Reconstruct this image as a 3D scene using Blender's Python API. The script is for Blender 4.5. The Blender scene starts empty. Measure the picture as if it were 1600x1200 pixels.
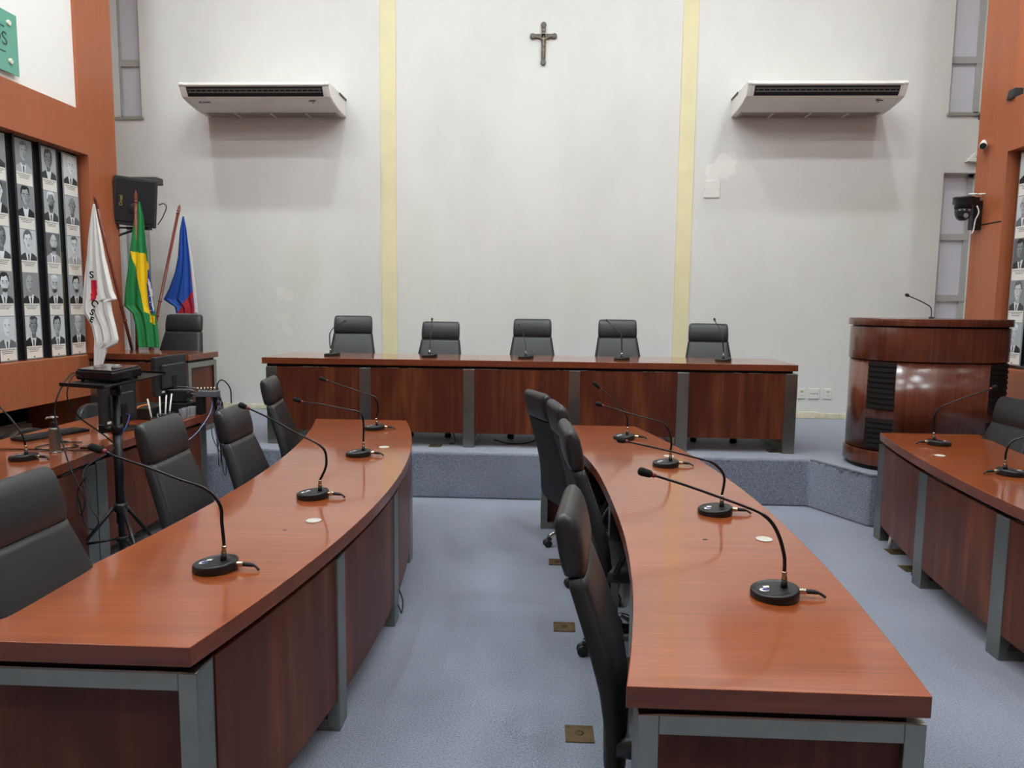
import bpy, bmesh, math, random
from mathutils import Vector, Matrix
random.seed(7)
SC = bpy.context.scene
COL = SC.collection
CAM_RIGHT = (0.9989, 0.046, 0.0111)
CAM_UP = (-0.016, 0.107, 0.9941)
CAM_BACK = (0.0445, -0.9932, 0.1076)
MICS = {'L1': ((-1.0779, 2.2927, 0.76), [(-1.0508, 2.2927, 0.7979), (-1.0471, 2.2927, 0.846), (-1.0519, 2.2927, 0.918), (-1.0539, 2.2927, 0.969), (-1.0781, 2.2927, 1.0114), (-1.1199, 2.2927, 1.0382), (-1.1961, 2.2927, 1.0622), (-1.2953, 2.2927, 1.0985), (-1.4011, 2.2927, 1.1325), (-1.4327, 2.2927, 1.1468)], (-1.4878, 2.2927, 1.1648)), 'L2': ((-1.0442, 3.2052, 0.76), [(-1.0109, 3.2052, 0.8113), (-1.0102, 3.2052, 0.8507), (-0.986, 3.2052, 0.8917), (-0.9795, 3.2052, 0.9302), (-0.9883, 3.2052, 0.98), (-1.0278, 3.2052, 1.0123), (-1.1148, 3.2052, 1.0545), (-1.2392, 3.2052, 1.1214), (-1.332, 3.2052, 1.1635)], (-1.3755, 3.2052, 1.181)), 'L3': ((-1.0729, 4.1282, 0.76), [(-1.0436, 4.1282, 0.7946), (-1.0431, 4.1282, 0.8435), (-1.0408, 4.1282, 0.9448), (-1.0514, 4.1282, 1.0006), (-1.0822, 4.1282, 1.0199), (-1.1704, 4.1282, 1.0358), (-1.2935, 4.1282, 1.0572), (-1.3945, 4.1282, 1.0692)], (-1.4504, 4.1282, 1.0869)), 'L4': ((-1.1884, 5.0182, 0.76), [(-1.17, 5.0182, 0.7876), (-1.1741, 5.0182, 0.842), (-1.1612, 5.0182, 0.9161), (-1.1787, 5.0182, 0.9835), (-1.2236, 5.0182, 1.0052), (-1.3587, 5.0182, 1.0467), (-1.5164, 5.0182, 1.0982)], (-1.5737, 5.0182, 1.1166)), 'R1': ((0.7144, 2.1934, 0.76), [(0.7424, 2.1934, 0.8056), (0.7403, 2.1934, 0.8601), (0.7367, 2.1934, 0.8929), (0.7206, 2.1934, 0.946), (0.6968, 2.1934, 0.9894), (0.6635, 2.1934, 1.0184), (0.6049, 2.1934, 1.0429), (0.5135, 2.1934, 1.0745), (0.4234, 2.1934, 1.1047), (0.3383, 2.1934, 1.13)], (0.2877, 2.1934, 1.1447)), 'R2': ((0.7394, 3.0981, 0.76), [(0.7679, 3.0981, 0.7945), (0.7659, 3.0981, 0.8421), (0.7717, 3.0981, 0.8786), (0.7728, 3.0981, 0.9158), (0.758, 3.0981, 0.948), (0.7197, 3.0981, 0.9806), (0.665, 3.0981, 0.9969), (0.5387, 3.0981, 1.0268), (0.4386, 3.0981, 1.0478), (0.3566, 3.0981, 1.0648)], (0.3128, 3.0981, 1.075)), 'R3': ((0.679, 4.0241, 0.76), [(0.7049, 4.0241, 0.7967), (0.7035, 4.0241, 0.8375), (0.7064, 4.0241, 0.8869), (0.6964, 4.0241, 0.9405), (0.6714, 4.0241, 0.9866), (0.6285, 4.0241, 1.0109), (0.5178, 4.0241, 1.0374), (0.3274, 4.0241, 1.0912)], (0.2838, 4.0241, 1.1047)), 'R4': ((0.5343, 4.8304, 0.76), [(0.5543, 4.8304, 0.8006), (0.5531, 4.8304, 0.8436), (0.5515, 4.8304, 0.9025), (0.5366, 4.8304, 0.9366), (0.493, 4.8304, 0.9873), (0.4338, 4.8304, 1.0419), (0.3735, 4.8304, 1.0921)], (0.3205, 4.8304, 1.1394)), 'F1': ((2.5862, 4.8408, 0.76), [(2.5541, 4.8408, 0.7917), (2.5476, 4.8408, 0.8421), (2.5478, 4.8408, 0.8963), (2.5445, 4.8408, 0.9427), (2.5607, 4.8408, 0.9894), (2.5882, 4.8408, 1.0139), (2.7102, 4.8408, 1.0664), (2.8845, 4.8408, 1.1333)], (2.9197, 4.8408, 1.151)), 'F2': ((2.5172, 3.9795, 0.76), [(2.4839, 3.9795, 0.7996), (2.4798, 3.9795, 0.8503), (2.4805, 3.9795, 0.8828), (2.4927, 3.9795, 0.9246), (2.5215, 3.9795, 0.9509), (2.5668, 3.9795, 0.9671), (2.6948, 3.9795, 1.0215), (2.7745, 3.9795, 1.0541)], (2.8158, 3.9795, 1.072)), 'FL': ((-2.8708, 3.8456, 0.76), [(-2.8539, 3.8456, 0.7963), (-2.8547, 3.8456, 0.843), (-2.8695, 3.8456, 0.8963), (-2.9025, 3.8456, 0.9493), (-2.9361, 3.8456, 0.9932), (-2.9868, 3.8456, 1.0509), (-3.1059, 3.8456, 1.1693), (-3.1574, 3.8456, 1.2108)], (-3.1918, 3.8456, 1.2384)), 'D1': ((-1.9326, 6.55, 1.16), [(-1.9458, 6.55, 1.1847), (-1.9531, 6.5636, 1.2391), (-1.9652, 6.5885, 1.3105), (-1.968, 6.6207, 1.3676), (-1.9397, 6.6589, 1.4194), (-1.8707, 6.7021, 1.4692)], (-1.8741, 6.78, 1.4763)), 'D2': ((-1.043, 6.55, 1.16), [(-1.0429, 6.55, 1.1859), (-1.0428, 6.5679, 1.2542), (-1.042, 6.6006, 1.3367), (-1.0369, 6.643, 1.4224), (-1.0417, 6.6931, 1.4882)], (-1.0552, 6.78, 1.504)), 'D3': ((-0.1724, 6.55, 1.16), [(-0.1721, 6.55, 1.1752), (-0.1734, 6.5679, 1.2374), (-0.1786, 6.6006, 1.3047), (-0.2071, 6.643, 1.3893), (-0.2357, 6.6931, 1.4484)], (-0.2449, 6.78, 1.4606)), 'D4': ((0.6858, 6.55, 1.16), [(0.6852, 6.55, 1.1761), (0.685, 6.5679, 1.2493), (0.6779, 6.6006, 1.385), (0.6326, 6.643, 1.4346), (0.5662, 6.6931, 1.5018)], (0.5615, 6.78, 1.5116)), 'D5': ((1.5803, 6.55, 1.16), [(1.5793, 6.55, 1.1861), (1.5838, 6.5679, 1.2618), (1.5748, 6.6006, 1.3796), (1.5566, 6.643, 1.4463), (1.5253, 6.6931, 1.5191)], (1.5386, 6.78, 1.535)), 'K': ((0, 0, 1.57), [(3.0456, 5.95, 1.5832), (3.0516, 5.97, 1.6436), (3.0347, 5.99, 1.6752), (2.9571, 6.01, 1.7185), (2.9, 6.03, 1.746)], (2.8984, 6.07, 1.7567))}
FLAG_W = [(-4.0469, -4.0293, 2.4942), (-4.0767, -4.0123, 2.3713), (-4.1091, -3.9857, 2.203), (-4.1328, -3.9649, 2.0338), (-4.1625, -3.9322, 1.8636), (-4.1821, -3.9039, 1.7211), (-4.192, -3.872, 1.6468), (-4.1926, -3.9317, 1.635), (-4.1979, -3.9247, 1.5375), (-4.1543, -3.9106, 1.463), (-4.1216, -3.8986, 1.4056), (-4.1038, -3.8775, 1.2901), (-4.1059, -3.8913, 1.2494), (-4.1084, -3.983, 1.2023), (-4.1175, -4.0396, 1.027)]
FLAG_B = [(-3.9878, -3.9624, 2.5967), (-4.0267, -3.9309, 2.4442), (-4.0764, -3.9162, 2.1986), (-4.0863, -3.9067, 2.1246), (-4.1136, -3.8982, 1.9512), (-4.1482, -3.8773, 1.7644), (-4.1695, -3.859, 1.5891), (-4.0888, -3.8493, 1.5143), (-4.0589, -3.8352, 1.3886), (-4.0456, -3.8246, 1.1799)]
FLAG_R = [(-3.9289, -3.9149, 2.5501), (-3.9699, -3.8892, 2.3951), (-4.0017, -3.8679, 2.1239), (-4.0438, -3.8531, 1.9533), (-4.1144, -3.8454, 1.7817), (-4.1834, -3.8358, 1.6576), (-4.1143, -3.834, 1.6097), (-4.0589, -3.8317, 1.5755), (-4.0474, -3.8343, 1.5064)]
FLAG_R2 = [(-3.9414, -3.9274, 2.5683), (-3.9089, -3.8594, 2.127), (-3.8793, -3.8296, 1.7839), (-3.8682, -3.8112, 1.5071)]
FW_RED = [(-4.0974, 1.8181), (-4.0409, 1.8162), (-4.0416, 1.6878), (-4.0687, 1.6588), (-4.0954, 1.6203), (-4.111, 1.6058)]
FW_S = [(-4.0704, 1.8634)]
FW_C = [(-4.0589, 1.6112)]
FW_S2 = [(-4.0829, 1.5295)]
FB_Y = [(-4.0798, 2.124), (-3.927, 2.0989), (-3.9205, 2.0294), (-3.8817, 1.9988), (-3.8837, 1.9523), (-3.913, 1.9443), (-3.9174, 1.8432), (-3.9307, 1.7964), (-3.9207, 1.656), (-3.9143, 1.5071), (-3.86, 1.492), (-3.859, 1.4007), (-3.9145, 1.4284), (-3.9173, 1.5117), (-3.9665, 1.5332), (-3.9913, 1.7021), (-4.0231, 1.8889)]
FB_B = [(-3.908, 1.9474), (-3.8841, 1.9445), (-3.8811, 1.828), (-3.8656, 1.6253), (-3.8587, 1.5234), (-3.9106, 1.5181), (-3.9214, 1.6403), (-3.9321, 1.7652), (-3.919, 1.8432)]
FB_W = [(-3.9099, 1.8666), (-3.8894, 1.8202), (-3.8754, 1.7346), (-3.8612, 1.5391), (-3.8727, 1.5343), (-3.8852, 1.6564), (-3.9037, 1.7499), (-3.9139, 1.8121)]
FR_RED = [(-3.8682, 2.0223), (-3.8468, 1.8859), (-3.8346, 1.499), (-4.0264, 1.4968), (-3.9539, 1.6271), (-3.8981, 1.6966), (-3.8431, 1.7488)]
POLE_W = ((-4.0509, 6.5, 2.5738), (-4.2723, 7.5946, 0.5))
POLE_B = ((-3.9836, 7.06, 2.7045), (-4.1948, 7.2877, 0.5))
POLE_R = ((-3.9242, 7.8, 2.6709), (-4.1267, 7.1611, 0.5))

# ---------------------------------------------------------------- camera
CAM_POS = Vector((0, 0, 1.64))
cam_data = bpy.data.cameras.new('camera')
cam_data.sensor_fit = 'HORIZONTAL'; cam_data.sensor_width = 36.0
cam_data.lens = 1142.0/1600.0*36.0
cam_data.clip_start = 0.05; cam_data.clip_end = 60
cam = bpy.data.objects.new('camera', cam_data); COL.objects.link(cam)
m = Matrix.Identity(4)
for i in range(3):
    m[i][0] = CAM_RIGHT[i]; m[i][1] = CAM_UP[i]; m[i][2] = CAM_BACK[i]; m[i][3] = CAM_POS[i]
cam.matrix_world = m
SC.camera = cam
# ---------------------------------------------------------------- world, lights, exposure
SC.view_settings.view_transform = 'Standard'
SC.view_settings.look = 'None'
SC.view_settings.gamma = 1.0
SC.view_settings.use_curve_mapping = False
SC.view_settings.exposure = 0.0
world = bpy.data.worlds.new('world'); SC.world = world; world.use_nodes = True
world.node_tree.nodes['Background'].inputs[0].default_value = (0.8, 0.86, 1, 1)
world.node_tree.nodes['Background'].inputs[1].default_value = 0.3
LAMP_POWER = 440.0          # strength of the emissive diffusers
CEIL = 6.7
LAMPS = [(x+dx, y) for y, dx in ((0.2, .5), (2.2, -.45), (4.3, .5), (6.1, -.45)) for x in (-3.6, -1.3, 1.0, 3.3)]
XL, XR, YB, YF = -5.0, 4.75, 8.35, -5.0   # room: left, right, back wall, wall behind the camera
DZ = 0.398                                # dais height
PL, PR = -4.25, 3.95                      # faces of the timber wall frames
# ---------------------------------------------------------------- materials
MAT = {}
def lin(c):
    return tuple(((v/255)/12.92 if v/255 <= 0.04045 else ((v/255+0.055)/1.055)**2.4) for v in c)
def mat(name, col, rough=0.5, metal=0.0, coat=0.0, spec=0.5, emit=None, estr=0, trans=0, ior=1.45, bump=None, noise=None):
    if name in MAT: return MAT[name]
    m = bpy.data.materials.new(name); m.use_nodes = True
    nt = m.node_tree; b = nt.nodes['Principled BSDF']
    c = lin(col) + (1,)
    b.inputs['Base Color'].default_value = c
    b.inputs['Roughness'].default_value = rough
    b.inputs['Metallic'].default_value = metal
    b.inputs['Coat Weight'].default_value = coat
    b.inputs['Coat Roughness'].default_value = 0.08
    b.inputs['Specular IOR Level'].default_value = spec
    b.inputs['IOR'].default_value = ior
    b.inputs['Transmission Weight'].default_value = trans
    if emit: b.inputs['Emission Color'].default_value = lin(emit)+(1,); b.inputs['Emission Strength'].default_value = estr
    tc = nt.nodes.new('ShaderNodeTexCoord')
    if noise:      # (scale, amount)
        n = nt.nodes.new('ShaderNodeTexNoise'); n.inputs['Scale'].default_value = noise[0]; n.inputs['Detail'].default_value = 4
        nt.links.new(tc.outputs['Object'], n.inputs['Vector'])
        r = nt.nodes.new('ShaderNodeMapRange'); r.inputs['From Min'].default_value = .3; r.inputs['From Max'].default_value = .7
        r.inputs['To Min'].default_value = 1-noise[1]; r.inputs['To Max'].default_value = 1+noise[1]
        nt.links.new(n.outputs['Fac'], r.inputs['Value'])
        v = nt.nodes.new('ShaderNodeVectorMath'); v.operation = 'SCALE'; v.inputs[0].default_value = c[:3]
        nt.links.new(r.outputs['Result'], v.inputs['Scale']); nt.links.new(v.outputs[0], b.inputs['Base Color'])
    if bump:
        n = nt.nodes.new('ShaderNodeTexNoise'); n.inputs['Scale'].default_value = bump[0]; n.inputs['Detail'].default_value = 3
        nt.links.new(tc.outputs['Object'], n.inputs['Vector'])
        bp = nt.nodes.new('ShaderNodeBump'); bp.inputs['Strength'].default_value = bump[1]; bp.inputs['Distance'].default_value = 0.002
        nt.links.new(n.outputs['Fac'], bp.inputs['Height']); nt.links.new(bp.outputs[0], b.inputs['Normal'])
    MAT[name] = m; return m

def wood(name, stops, axis, rough=0.3, coat=0.0, fine=60, long=1.2, figure=0.0, spec=0.5, cior=1.5):
    """veneer: grain streaks run along the given axis; stops = colours dark..light"""
    m = bpy.data.materials.new(name); m.use_nodes = True
    nt = m.node_tree; b = nt.nodes['Principled BSDF']; N = nt.nodes.new; L = nt.links.new
    tc = N('ShaderNodeTexCoord')
    sc = [fine, fine, fine]; sc[axis] = long
    mp = N('ShaderNodeMapping'); mp.inputs['Scale'].default_value = sc
    L(tc.outputs['Object'], mp.inputs['Vector'])
    n1 = N('ShaderNodeTexNoise'); n1.inputs['Scale'].default_value = 1.0; n1.inputs['Detail'].default_value = 5; n1.inputs['Roughness'].default_value = .6
    L(mp.outputs[0], n1.inputs['Vector'])
    sc2 = [5.5, 5.5, 5.5]; sc2[axis] = 0.9
    mp2 = N('ShaderNodeMapping'); mp2.inputs['Scale'].default_value = sc2
    L(tc.outputs['Object'], mp2.inputs['Vector'])
    n2 = N('ShaderNodeTexNoise'); n2.inputs['Scale'].default_value = 1.0; n2.inputs['Detail'].default_value = 3; n2.inputs['Distortion'].default_value = .8
    L(mp2.outputs[0], n2.inputs['Vector'])
    mx = N('ShaderNodeMix'); mx.data_type = 'FLOAT'; mx.inputs[0].default_value = 0.3 + figure*.5
    L(n1.outputs['Fac'], mx.inputs[2]); L(n2.outputs['Fac'], mx.inputs[3])
    cr = N('ShaderNodeValToRGB'); cr.color_ramp.elements[0].position = .3; cr.color_ramp.elements[1].position = .72
    cr.color_ramp.elements[0].color = lin(stops[0])+(1,); cr.color_ramp.elements[1].color = lin(stops[-1])+(1,)
    if len(stops) == 3:
        e = cr.color_ramp.elements.new(.5); e.color = lin(stops[1])+(1,)
    L(mx.outputs[0], cr.inputs[0]); L(cr.outputs[0], b.inputs['Base Color'])
    b.inputs['Roughness'].default_value = rough; b.inputs['Coat Weight'].default_value = coat; b.inputs['Coat Roughness'].default_value = .22 if name == 'lectern_veneer' else .09
    b.inputs['Specular IOR Level'].default_value = spec; b.inputs['Coat IOR'].default_value = cior
    MAT[name] = m; return m

TOPW = wood('mahogany_top', [(120, 55, 20), (138, 66, 27), (156, 80, 37)], 0, rough=.35, coat=1.0, fine=110, long=2.0, spec=.3, cior=1.65)
EDGEW = wood('mahogany_edge', [(92, 42, 24), (112, 53, 31), (132, 68, 42)], 0, rough=.3, coat=.3, fine=60, long=2)
PANW = wood('mahogany_panel', [(62, 25, 14), (84, 38, 22), (122, 66, 36)], 2, rough=.4, coat=0, fine=30, long=1.2, figure=.6, spec=.3)
LECW = wood('lectern_veneer', [(70, 30, 19), (90, 43, 28), (110, 60, 41)], 2, rough=.22, coat=.5, fine=40, long=1.0, figure=.2)
WALLW = wood('wall_timber', [(158, 86, 52), (166, 93, 58), (174, 100, 63)], 2, rough=.45, fine=55, long=.6)
STEEL = mat('brushed_steel', (150, 151, 144), .36, 1.0, noise=(9, .08))
CHROME = mat('chrome', (215, 215, 215), .12, 1.0)
LEATHER = mat('black_leatherette', (37, 37, 38), .38, spec=.55, bump=(260, .25))
LEATHER2 = mat('black_side_fabric', (27, 27, 29), .7, bump=(300, .2))
BLACKP = mat('black_plastic', (24, 24, 25), .38)
BLACKM = mat('black_metal', (16, 16, 17), .4)
RUBBER = mat('black_rubber', (14, 14, 14), .6)
FOAM = mat('mic_foam', (14, 13, 14), .95)
REDRING = mat('red_ring', (120, 30, 45), .5)
NICKEL = mat('nickel', (196, 184, 158), .25, 1.0)
WHITEP = mat('white_plastic', (226, 224, 216), .4)
ACW = mat('ac_white_plastic', (228, 225, 218), .35)
ACG = mat('ac_grey_underside', (176, 172, 166), .5)
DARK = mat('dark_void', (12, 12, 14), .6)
DARKRECESS = mat('dark_recess_face', (14, 18, 30), .7)
BRASS = mat('aged_brass', (92, 76, 50), .55, .5, noise=(40, .2))
CEILM = mat('ceiling_white', (232, 230, 224), .9)
LAMPM = mat('lamp_diffuser', (255, 250, 240), .5, emit=(240, 249, 253), estr=LAMP_POWER)
GLASSB = mat('black_glass', (34, 35, 38), .12, coat=.4)
ACRYL = mat('acrylic_edge', (150, 156, 158), .25)
PANE = mat('frosted_pane', (214, 213, 222), .35)
ALUM = mat('window_aluminium', (178, 176, 172), .4, 0)
GRANITE = mat('granite_sill', (150, 146, 138), .5, noise=(90, .3))
GREENG = mat('green_glass_plaque', (88, 160, 138), .15, coat=.5)
CREAMB = mat('cream_stone', (214, 206, 178), .8, noise=(14, .12))
WHITEW = mat('white_paint', (240, 237, 231), .85)
ORANGE = mat('orange_lead', (196, 104, 40), .5)
BLUEC = mat('blue_lead', (112, 128, 162), .5)
GREYC = mat('grey_lead', (120, 120, 126), .5)
FLAGWH = mat('flag_white', (226, 222, 216), .8)
FLAGRED = mat('flag_red', (214, 34, 62), .8)
FLAGGR = mat('flag_green', (30, 128, 66), .7)
FLAGYE = mat('flag_yellow', (240, 200, 10), .7)
FLAGBL = mat('flag_blue', (36, 62, 150), .7)
FLAGB2 = mat('flag_bright_blue', (32, 82, 172), .7)
FLAGR2 = mat('flag_dark_red', (170, 26, 44), .7)
POLEW = mat('pole_wood', (116, 54, 38), .35, coat=.3, noise=(20, .15))
INK = mat('ink', (26, 24, 26), .6)
GOLD = mat('gold_lettering', (190, 170, 90), .4, .3)
BLUEE = mat('blue_emblem', (38, 40, 120), .4)
CLEAR = mat('clear_plastic', (220, 225, 228), .08, trans=.85)
SCREENB = mat('monitor_back', (34, 35, 37), .45)
BRONZE = mat('dark_bronze', (92, 86, 80), .4, .7)
BRONZE2 = mat('light_bronze', (134, 124, 100), .45, .6)

def plaster():
    m = bpy.data.materials.new('painted_plaster'); m.use_nodes = True
    nt = m.node_tree; b = nt.nodes['Principled BSDF']; N = nt.nodes.new; L = nt.links.new
    tc = N('ShaderNodeTexCoord')
    n = N('ShaderNodeTexNoise'); n.inputs['Scale'].default_value = .9; n.inputs['Detail'].default_value = 5; n.inputs['Roughness'].default_value = .6
    mp = N('ShaderNodeMapping'); mp.inputs['Scale'].default_value = (1.2, 1, .7); L(tc.outputs['Object'], mp.inputs[0]); L(mp.outputs[0], n.inputs['Vector'])
    cr = N('ShaderNodeValToRGB'); cr.color_ramp.elements[0].position = .35; cr.color_ramp.elements[1].position = .62
    cr.color_ramp.elements[0].color = lin((211, 209, 203))+(1,); cr.color_ramp.elements[1].color = lin((219, 217, 212))+(1,)
    L(n.outputs['Fac'], cr.inputs[0]); last = cr.outputs[0]
    # patches of filler: irregular blobs with a shape of their own
    nz = N('ShaderNodeTexNoise'); nz.inputs['Scale'].default_value = 7; L(tc.outputs['Object'], nz.inputs['Vector'])
    off = N('ShaderNodeVectorMath'); off.operation = 'MULTIPLY_ADD'; L(nz.outputs['Color'], off.inputs[0])
    off.inputs[1].default_value = (.22, 0, .22); L(tc.outputs['Object'], off.inputs[2])
    for (x, z, rx, rz, s, col) in [(1.93, 3.20, .13, .16, 1, (232, 229, 222)), (1.80, 3.12, .10, .10, 1, (232, 229, 222)), (-3.0, 1.75, .08, .09, .8, (226, 223, 215)),
                                (-3.02, 1.46, .09, .07, .8, (226, 223, 215)), (-2.98, 1.32, .06, .08, .8, (226, 223, 215)), (-2.78, 2.0, .17, .3, .45, (208, 208, 186)),
                                (3.7, 2.6, .5, .3, .25, (200, 204, 186)), (-1.45, 1.9, .25, .8, .3, (214, 216, 196)), (.9, 1.75, .9, .25, .3, (208, 211, 194)), (-3.3, 1.2, .5, .5, .3, (208, 210, 190))]:
        s1 = N('ShaderNodeVectorMath'); s1.operation = 'SUBTRACT'; L(off.outputs[0], s1.inputs[0]); s1.inputs[1].default_value = (x+.11, 8.35, z+.11)
        s2 = N('ShaderNodeVectorMath'); s2.operation = 'MULTIPLY'; L(s1.outputs[0], s2.inputs[0]); s2.inputs[1].default_value = (1/rx, 0, 1/rz)
        ln = N('ShaderNodeVectorMath'); ln.operation = 'LENGTH'; L(s2.outputs[0], ln.inputs[0])
        r = N('ShaderNodeMapRange'); r.inputs['From Min'].default_value = .8; r.inputs['From Max'].default_value = 1.05 if s > .7 else 1.6
        r.inputs['To Min'].default_value = s; r.inputs['To Max'].default_value = 0; L(ln.outputs['Value'], r.inputs['Value'])
        mx = N('ShaderNodeMix'); mx.data_type = 'RGBA'; L(r.outputs[0], mx.inputs[0]); L(last, mx.inputs[6]); mx.inputs[7].default_value = lin(col)+(1,)
        last = mx.outputs[2]
    L(last, b.inputs['Base Color']); b.inputs['Roughness'].default_value = .85
    n3 = N('ShaderNodeTexNoise'); n3.inputs['Scale'].default_value = 4; n3.inputs['Detail'].default_value = 6; L(tc.outputs['Object'], n3.inputs['Vector'])
    bp = N('ShaderNodeBump'); bp.inputs['Strength'].default_value = .12; bp.inputs['Distance'].default_value = .02
    L(n3.outputs['Fac'], bp.inputs['Height']); L(bp.outputs[0], b.inputs['Normal'])
    return m
PLASTER = plaster()
CREAM = mat('cream_painted_strip', (224, 214, 172), .8, noise=(3, .05))

def carpet():
    m = bpy.data.materials.new('blue_grey_carpet'); m.use_nodes = True
    nt = m.node_tree; b = nt.nodes['Principled BSDF']; N = nt.nodes.new; L = nt.links.new
    tc = N('ShaderNodeTexCoord')
    n = N('ShaderNodeTexNoise'); n.inputs['Scale'].default_value = 150; n.inputs['Detail'].default_value = 3; n.inputs['Roughness'].default_value = .7
    L(tc.outputs['Object'], n.inputs['Vector'])
    n2 = N('ShaderNodeTexNoise'); n2.inputs['Scale'].default_value = 1.6; n2.inputs['Detail'].default_value = 4; L(tc.outputs['Object'], n2.inputs['Vector'])
    a = N('ShaderNodeMath'); a.operation = 'MULTIPLY_ADD'; L(n2.outputs['Fac'], a.inputs[0]); a.inputs[1].default_value = .25; L(n.outputs['Fac'], a.inputs[2])
    cr = N('ShaderNodeValToRGB'); cr.color_ramp.elements[0].position = .42; cr.color_ramp.elements[1].position = .83
    cr.color_ramp.elements[0].color = lin((48, 56, 69))+(1,); cr.color_ramp.elements[1].color = lin((150, 156, 170))+(1,)
    L(a.outputs[0], cr.inputs[0]); L(cr.outputs[0], b.inputs['Base Color'])
    b.inputs['Roughness'].default_value = .95; b.inputs['Specular IOR Level'].default_value = .1
    b.inputs['Sheen Weight'].default_value = 1.0; b.inputs['Sheen Roughness'].default_value = .5; b.inputs['Sheen Tint'].default_value = lin((235, 238, 248))+(1,)
    bp = N('ShaderNodeBump'); bp.inputs['Strength'].default_value = .6; bp.inputs['Distance'].default_value = .004
    L(n.outputs['Fac'], bp.inputs['Height']); L(bp.outputs[0], b.inputs['Normal'])
    return m
CARPET = carpet()

# ---------------------------------------------------------------- mesh helpers
class MB:
    def __init__(s): s.v = []; s.f = []; s.m = []; s.sm = []
    def add(s, vs, fs, mi=0, smooth=False):
        o = len(s.v); s.v += [tuple(v) for v in vs]
        for f in fs: s.f.append(tuple(i+o for i in f)); s.m.append(mi); s.sm.append(smooth)
        return s
    def box(s, x0, x1, y0, y1, z0, z1, mi=0, M=None):
        vs = [Vector(p) for p in [(x0,y0,z0),(x1,y0,z0),(x1,y1,z0),(x0,y1,z0),(x0,y0,z1),(x1,y0,z1),(x1,y1,z1),(x0,y1,z1)]]
        if M: vs = [M @ v for v in vs]
        return s.add(vs, [(0,3,2,1),(4,5,6,7),(0,1,5,4),(1,2,6,5),(2,3,7,6),(3,0,4,7)], mi)
    def prism(s, poly, z0, z1, mi=0, side_mi=None, smooth=False, M=None, axis='z'):
        # poly counter-clockwise in the plane normal to the axis
        n = len(poly)
        def P(a, b, c):
            v = Vector((a, b, c)) if axis == 'z' else (Vector((a, c, b)) if axis == 'y' else Vector((c, a, b)))
            return M @ v if M else v
        vs = [P(a, b, z0) for a, b in poly] + [P(a, b, z1) for a, b in poly]
        s.add(vs, [tuple(range(n-1, -1, -1)), tuple(range(n, 2*n))], mi)
        o = len(s.v)-2*n
        for i in range(n):
            j = (i+1) % n
            s.f.append((o+i, o+j, o+n+j, o+n+i)); s.m.append(mi if side_mi is None else side_mi); s.sm.append(smooth)
        return s
    def tube(s, pts, r, seg=8, mi=0, cap=True):
        pts = [Vector(p) for p in pts]; n = len(pts)
        rs = r if isinstance(r, (list, tuple)) else [r]*n
        t = [(pts[min(i+1, n-1)]-pts[max(i-1, 0)]).normalized() for i in range(n)]
        a = Vector((0, 0, 1)) if abs(t[0].z) < .9 else Vector((1, 0, 0))
        u = t[0].cross(a).normalized(); vs = []
        for i in range(n):
            u = (u - t[i]*u.dot(t[i])).normalized(); w = t[i].cross(u)
            for k in range(seg):
                an = 2*math.pi*k/seg; vs.append(pts[i] + (u*math.cos(an)+w*math.sin(an))*rs[i])
        fs = [(i*seg+k, i*seg+(k+1) % seg, (i+1)*seg+(k+1) % seg, (i+1)*seg+k) for i in range(n-1) for k in range(seg)]
        s.add(vs, fs, mi, True)
        if cap: s.add([vs[k] for k in range(seg)], [tuple(range(seg-1, -1, -1))], mi); s.add([vs[(n-1)*seg+k] for k in range(seg)], [tuple(range(seg))], mi)
        return s
    def lathe(s, prof, seg=20, mi=0, M=None, smooth=True):
        # prof: (radius, z)
        vs = []
        for (r, z) in prof:
            for k in range(seg):
                a = 2*math.pi*k/seg; v = Vector((max(r, 1e-5)*math.cos(a), max(r, 1e-5)*math.sin(a), z)); vs.append(M @ v if M else v)
        fs = [(i*seg+k, i*seg+(k+1) % seg, (i+1)*seg+(k+1) % seg, (i+1)*seg+k) for i in range(len(prof)-1) for k in range(seg)]
        s.add(vs, fs, mi, smooth)
        n = len(prof)
        s.add(vs[:seg], [tuple(range(seg-1, -1, -1))], mi); s.add(vs[(n-1)*seg:], [tuple(range(seg))], mi)
        return s
    def loft(s, rings, mi=0, smooth=True):
        n = len(rings[0]); vs = [v for r in rings for v in r]
        fs = [(i*n+k, i*n+(k+1) % n, (i+1)*n+(k+1) % n, (i+1)*n+k) for i in range(len(rings)-1) for k in range(n)]
        s.add(vs, fs, mi, smooth)
        s.add(rings[0], [tuple(range(n-1, -1, -1))], mi); s.add(rings[-1], [tuple(range(n))], mi)
        return s
    def poly(s, pts, mi=0): return s.add(pts, [tuple(range(len(pts)))], mi)
    def mesh(s, name, mats, off=(0, 0, 0)):
        me = bpy.data.meshes.new(name)
        me.from_pydata([(x-off[0], y-off[1], z-off[2]) for x, y, z in s.v], [], s.f)
        for mm in (mats if isinstance(mats, (list, tuple)) else [mats]): me.materials.append(mm)
        for p, mi, sm in zip(me.polygons, s.m, s.sm): p.material_index = mi; p.use_smooth = sm
        bm = bmesh.new(); bm.from_mesh(me)
        bmesh.ops.remove_doubles(bm, verts=bm.verts, dist=1e-5)
        if not getattr(s, 'flat', False): bmesh.ops.recalc_face_normals(bm, faces=bm.faces)
        bm.to_mesh(me); bm.free()
        return me
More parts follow.
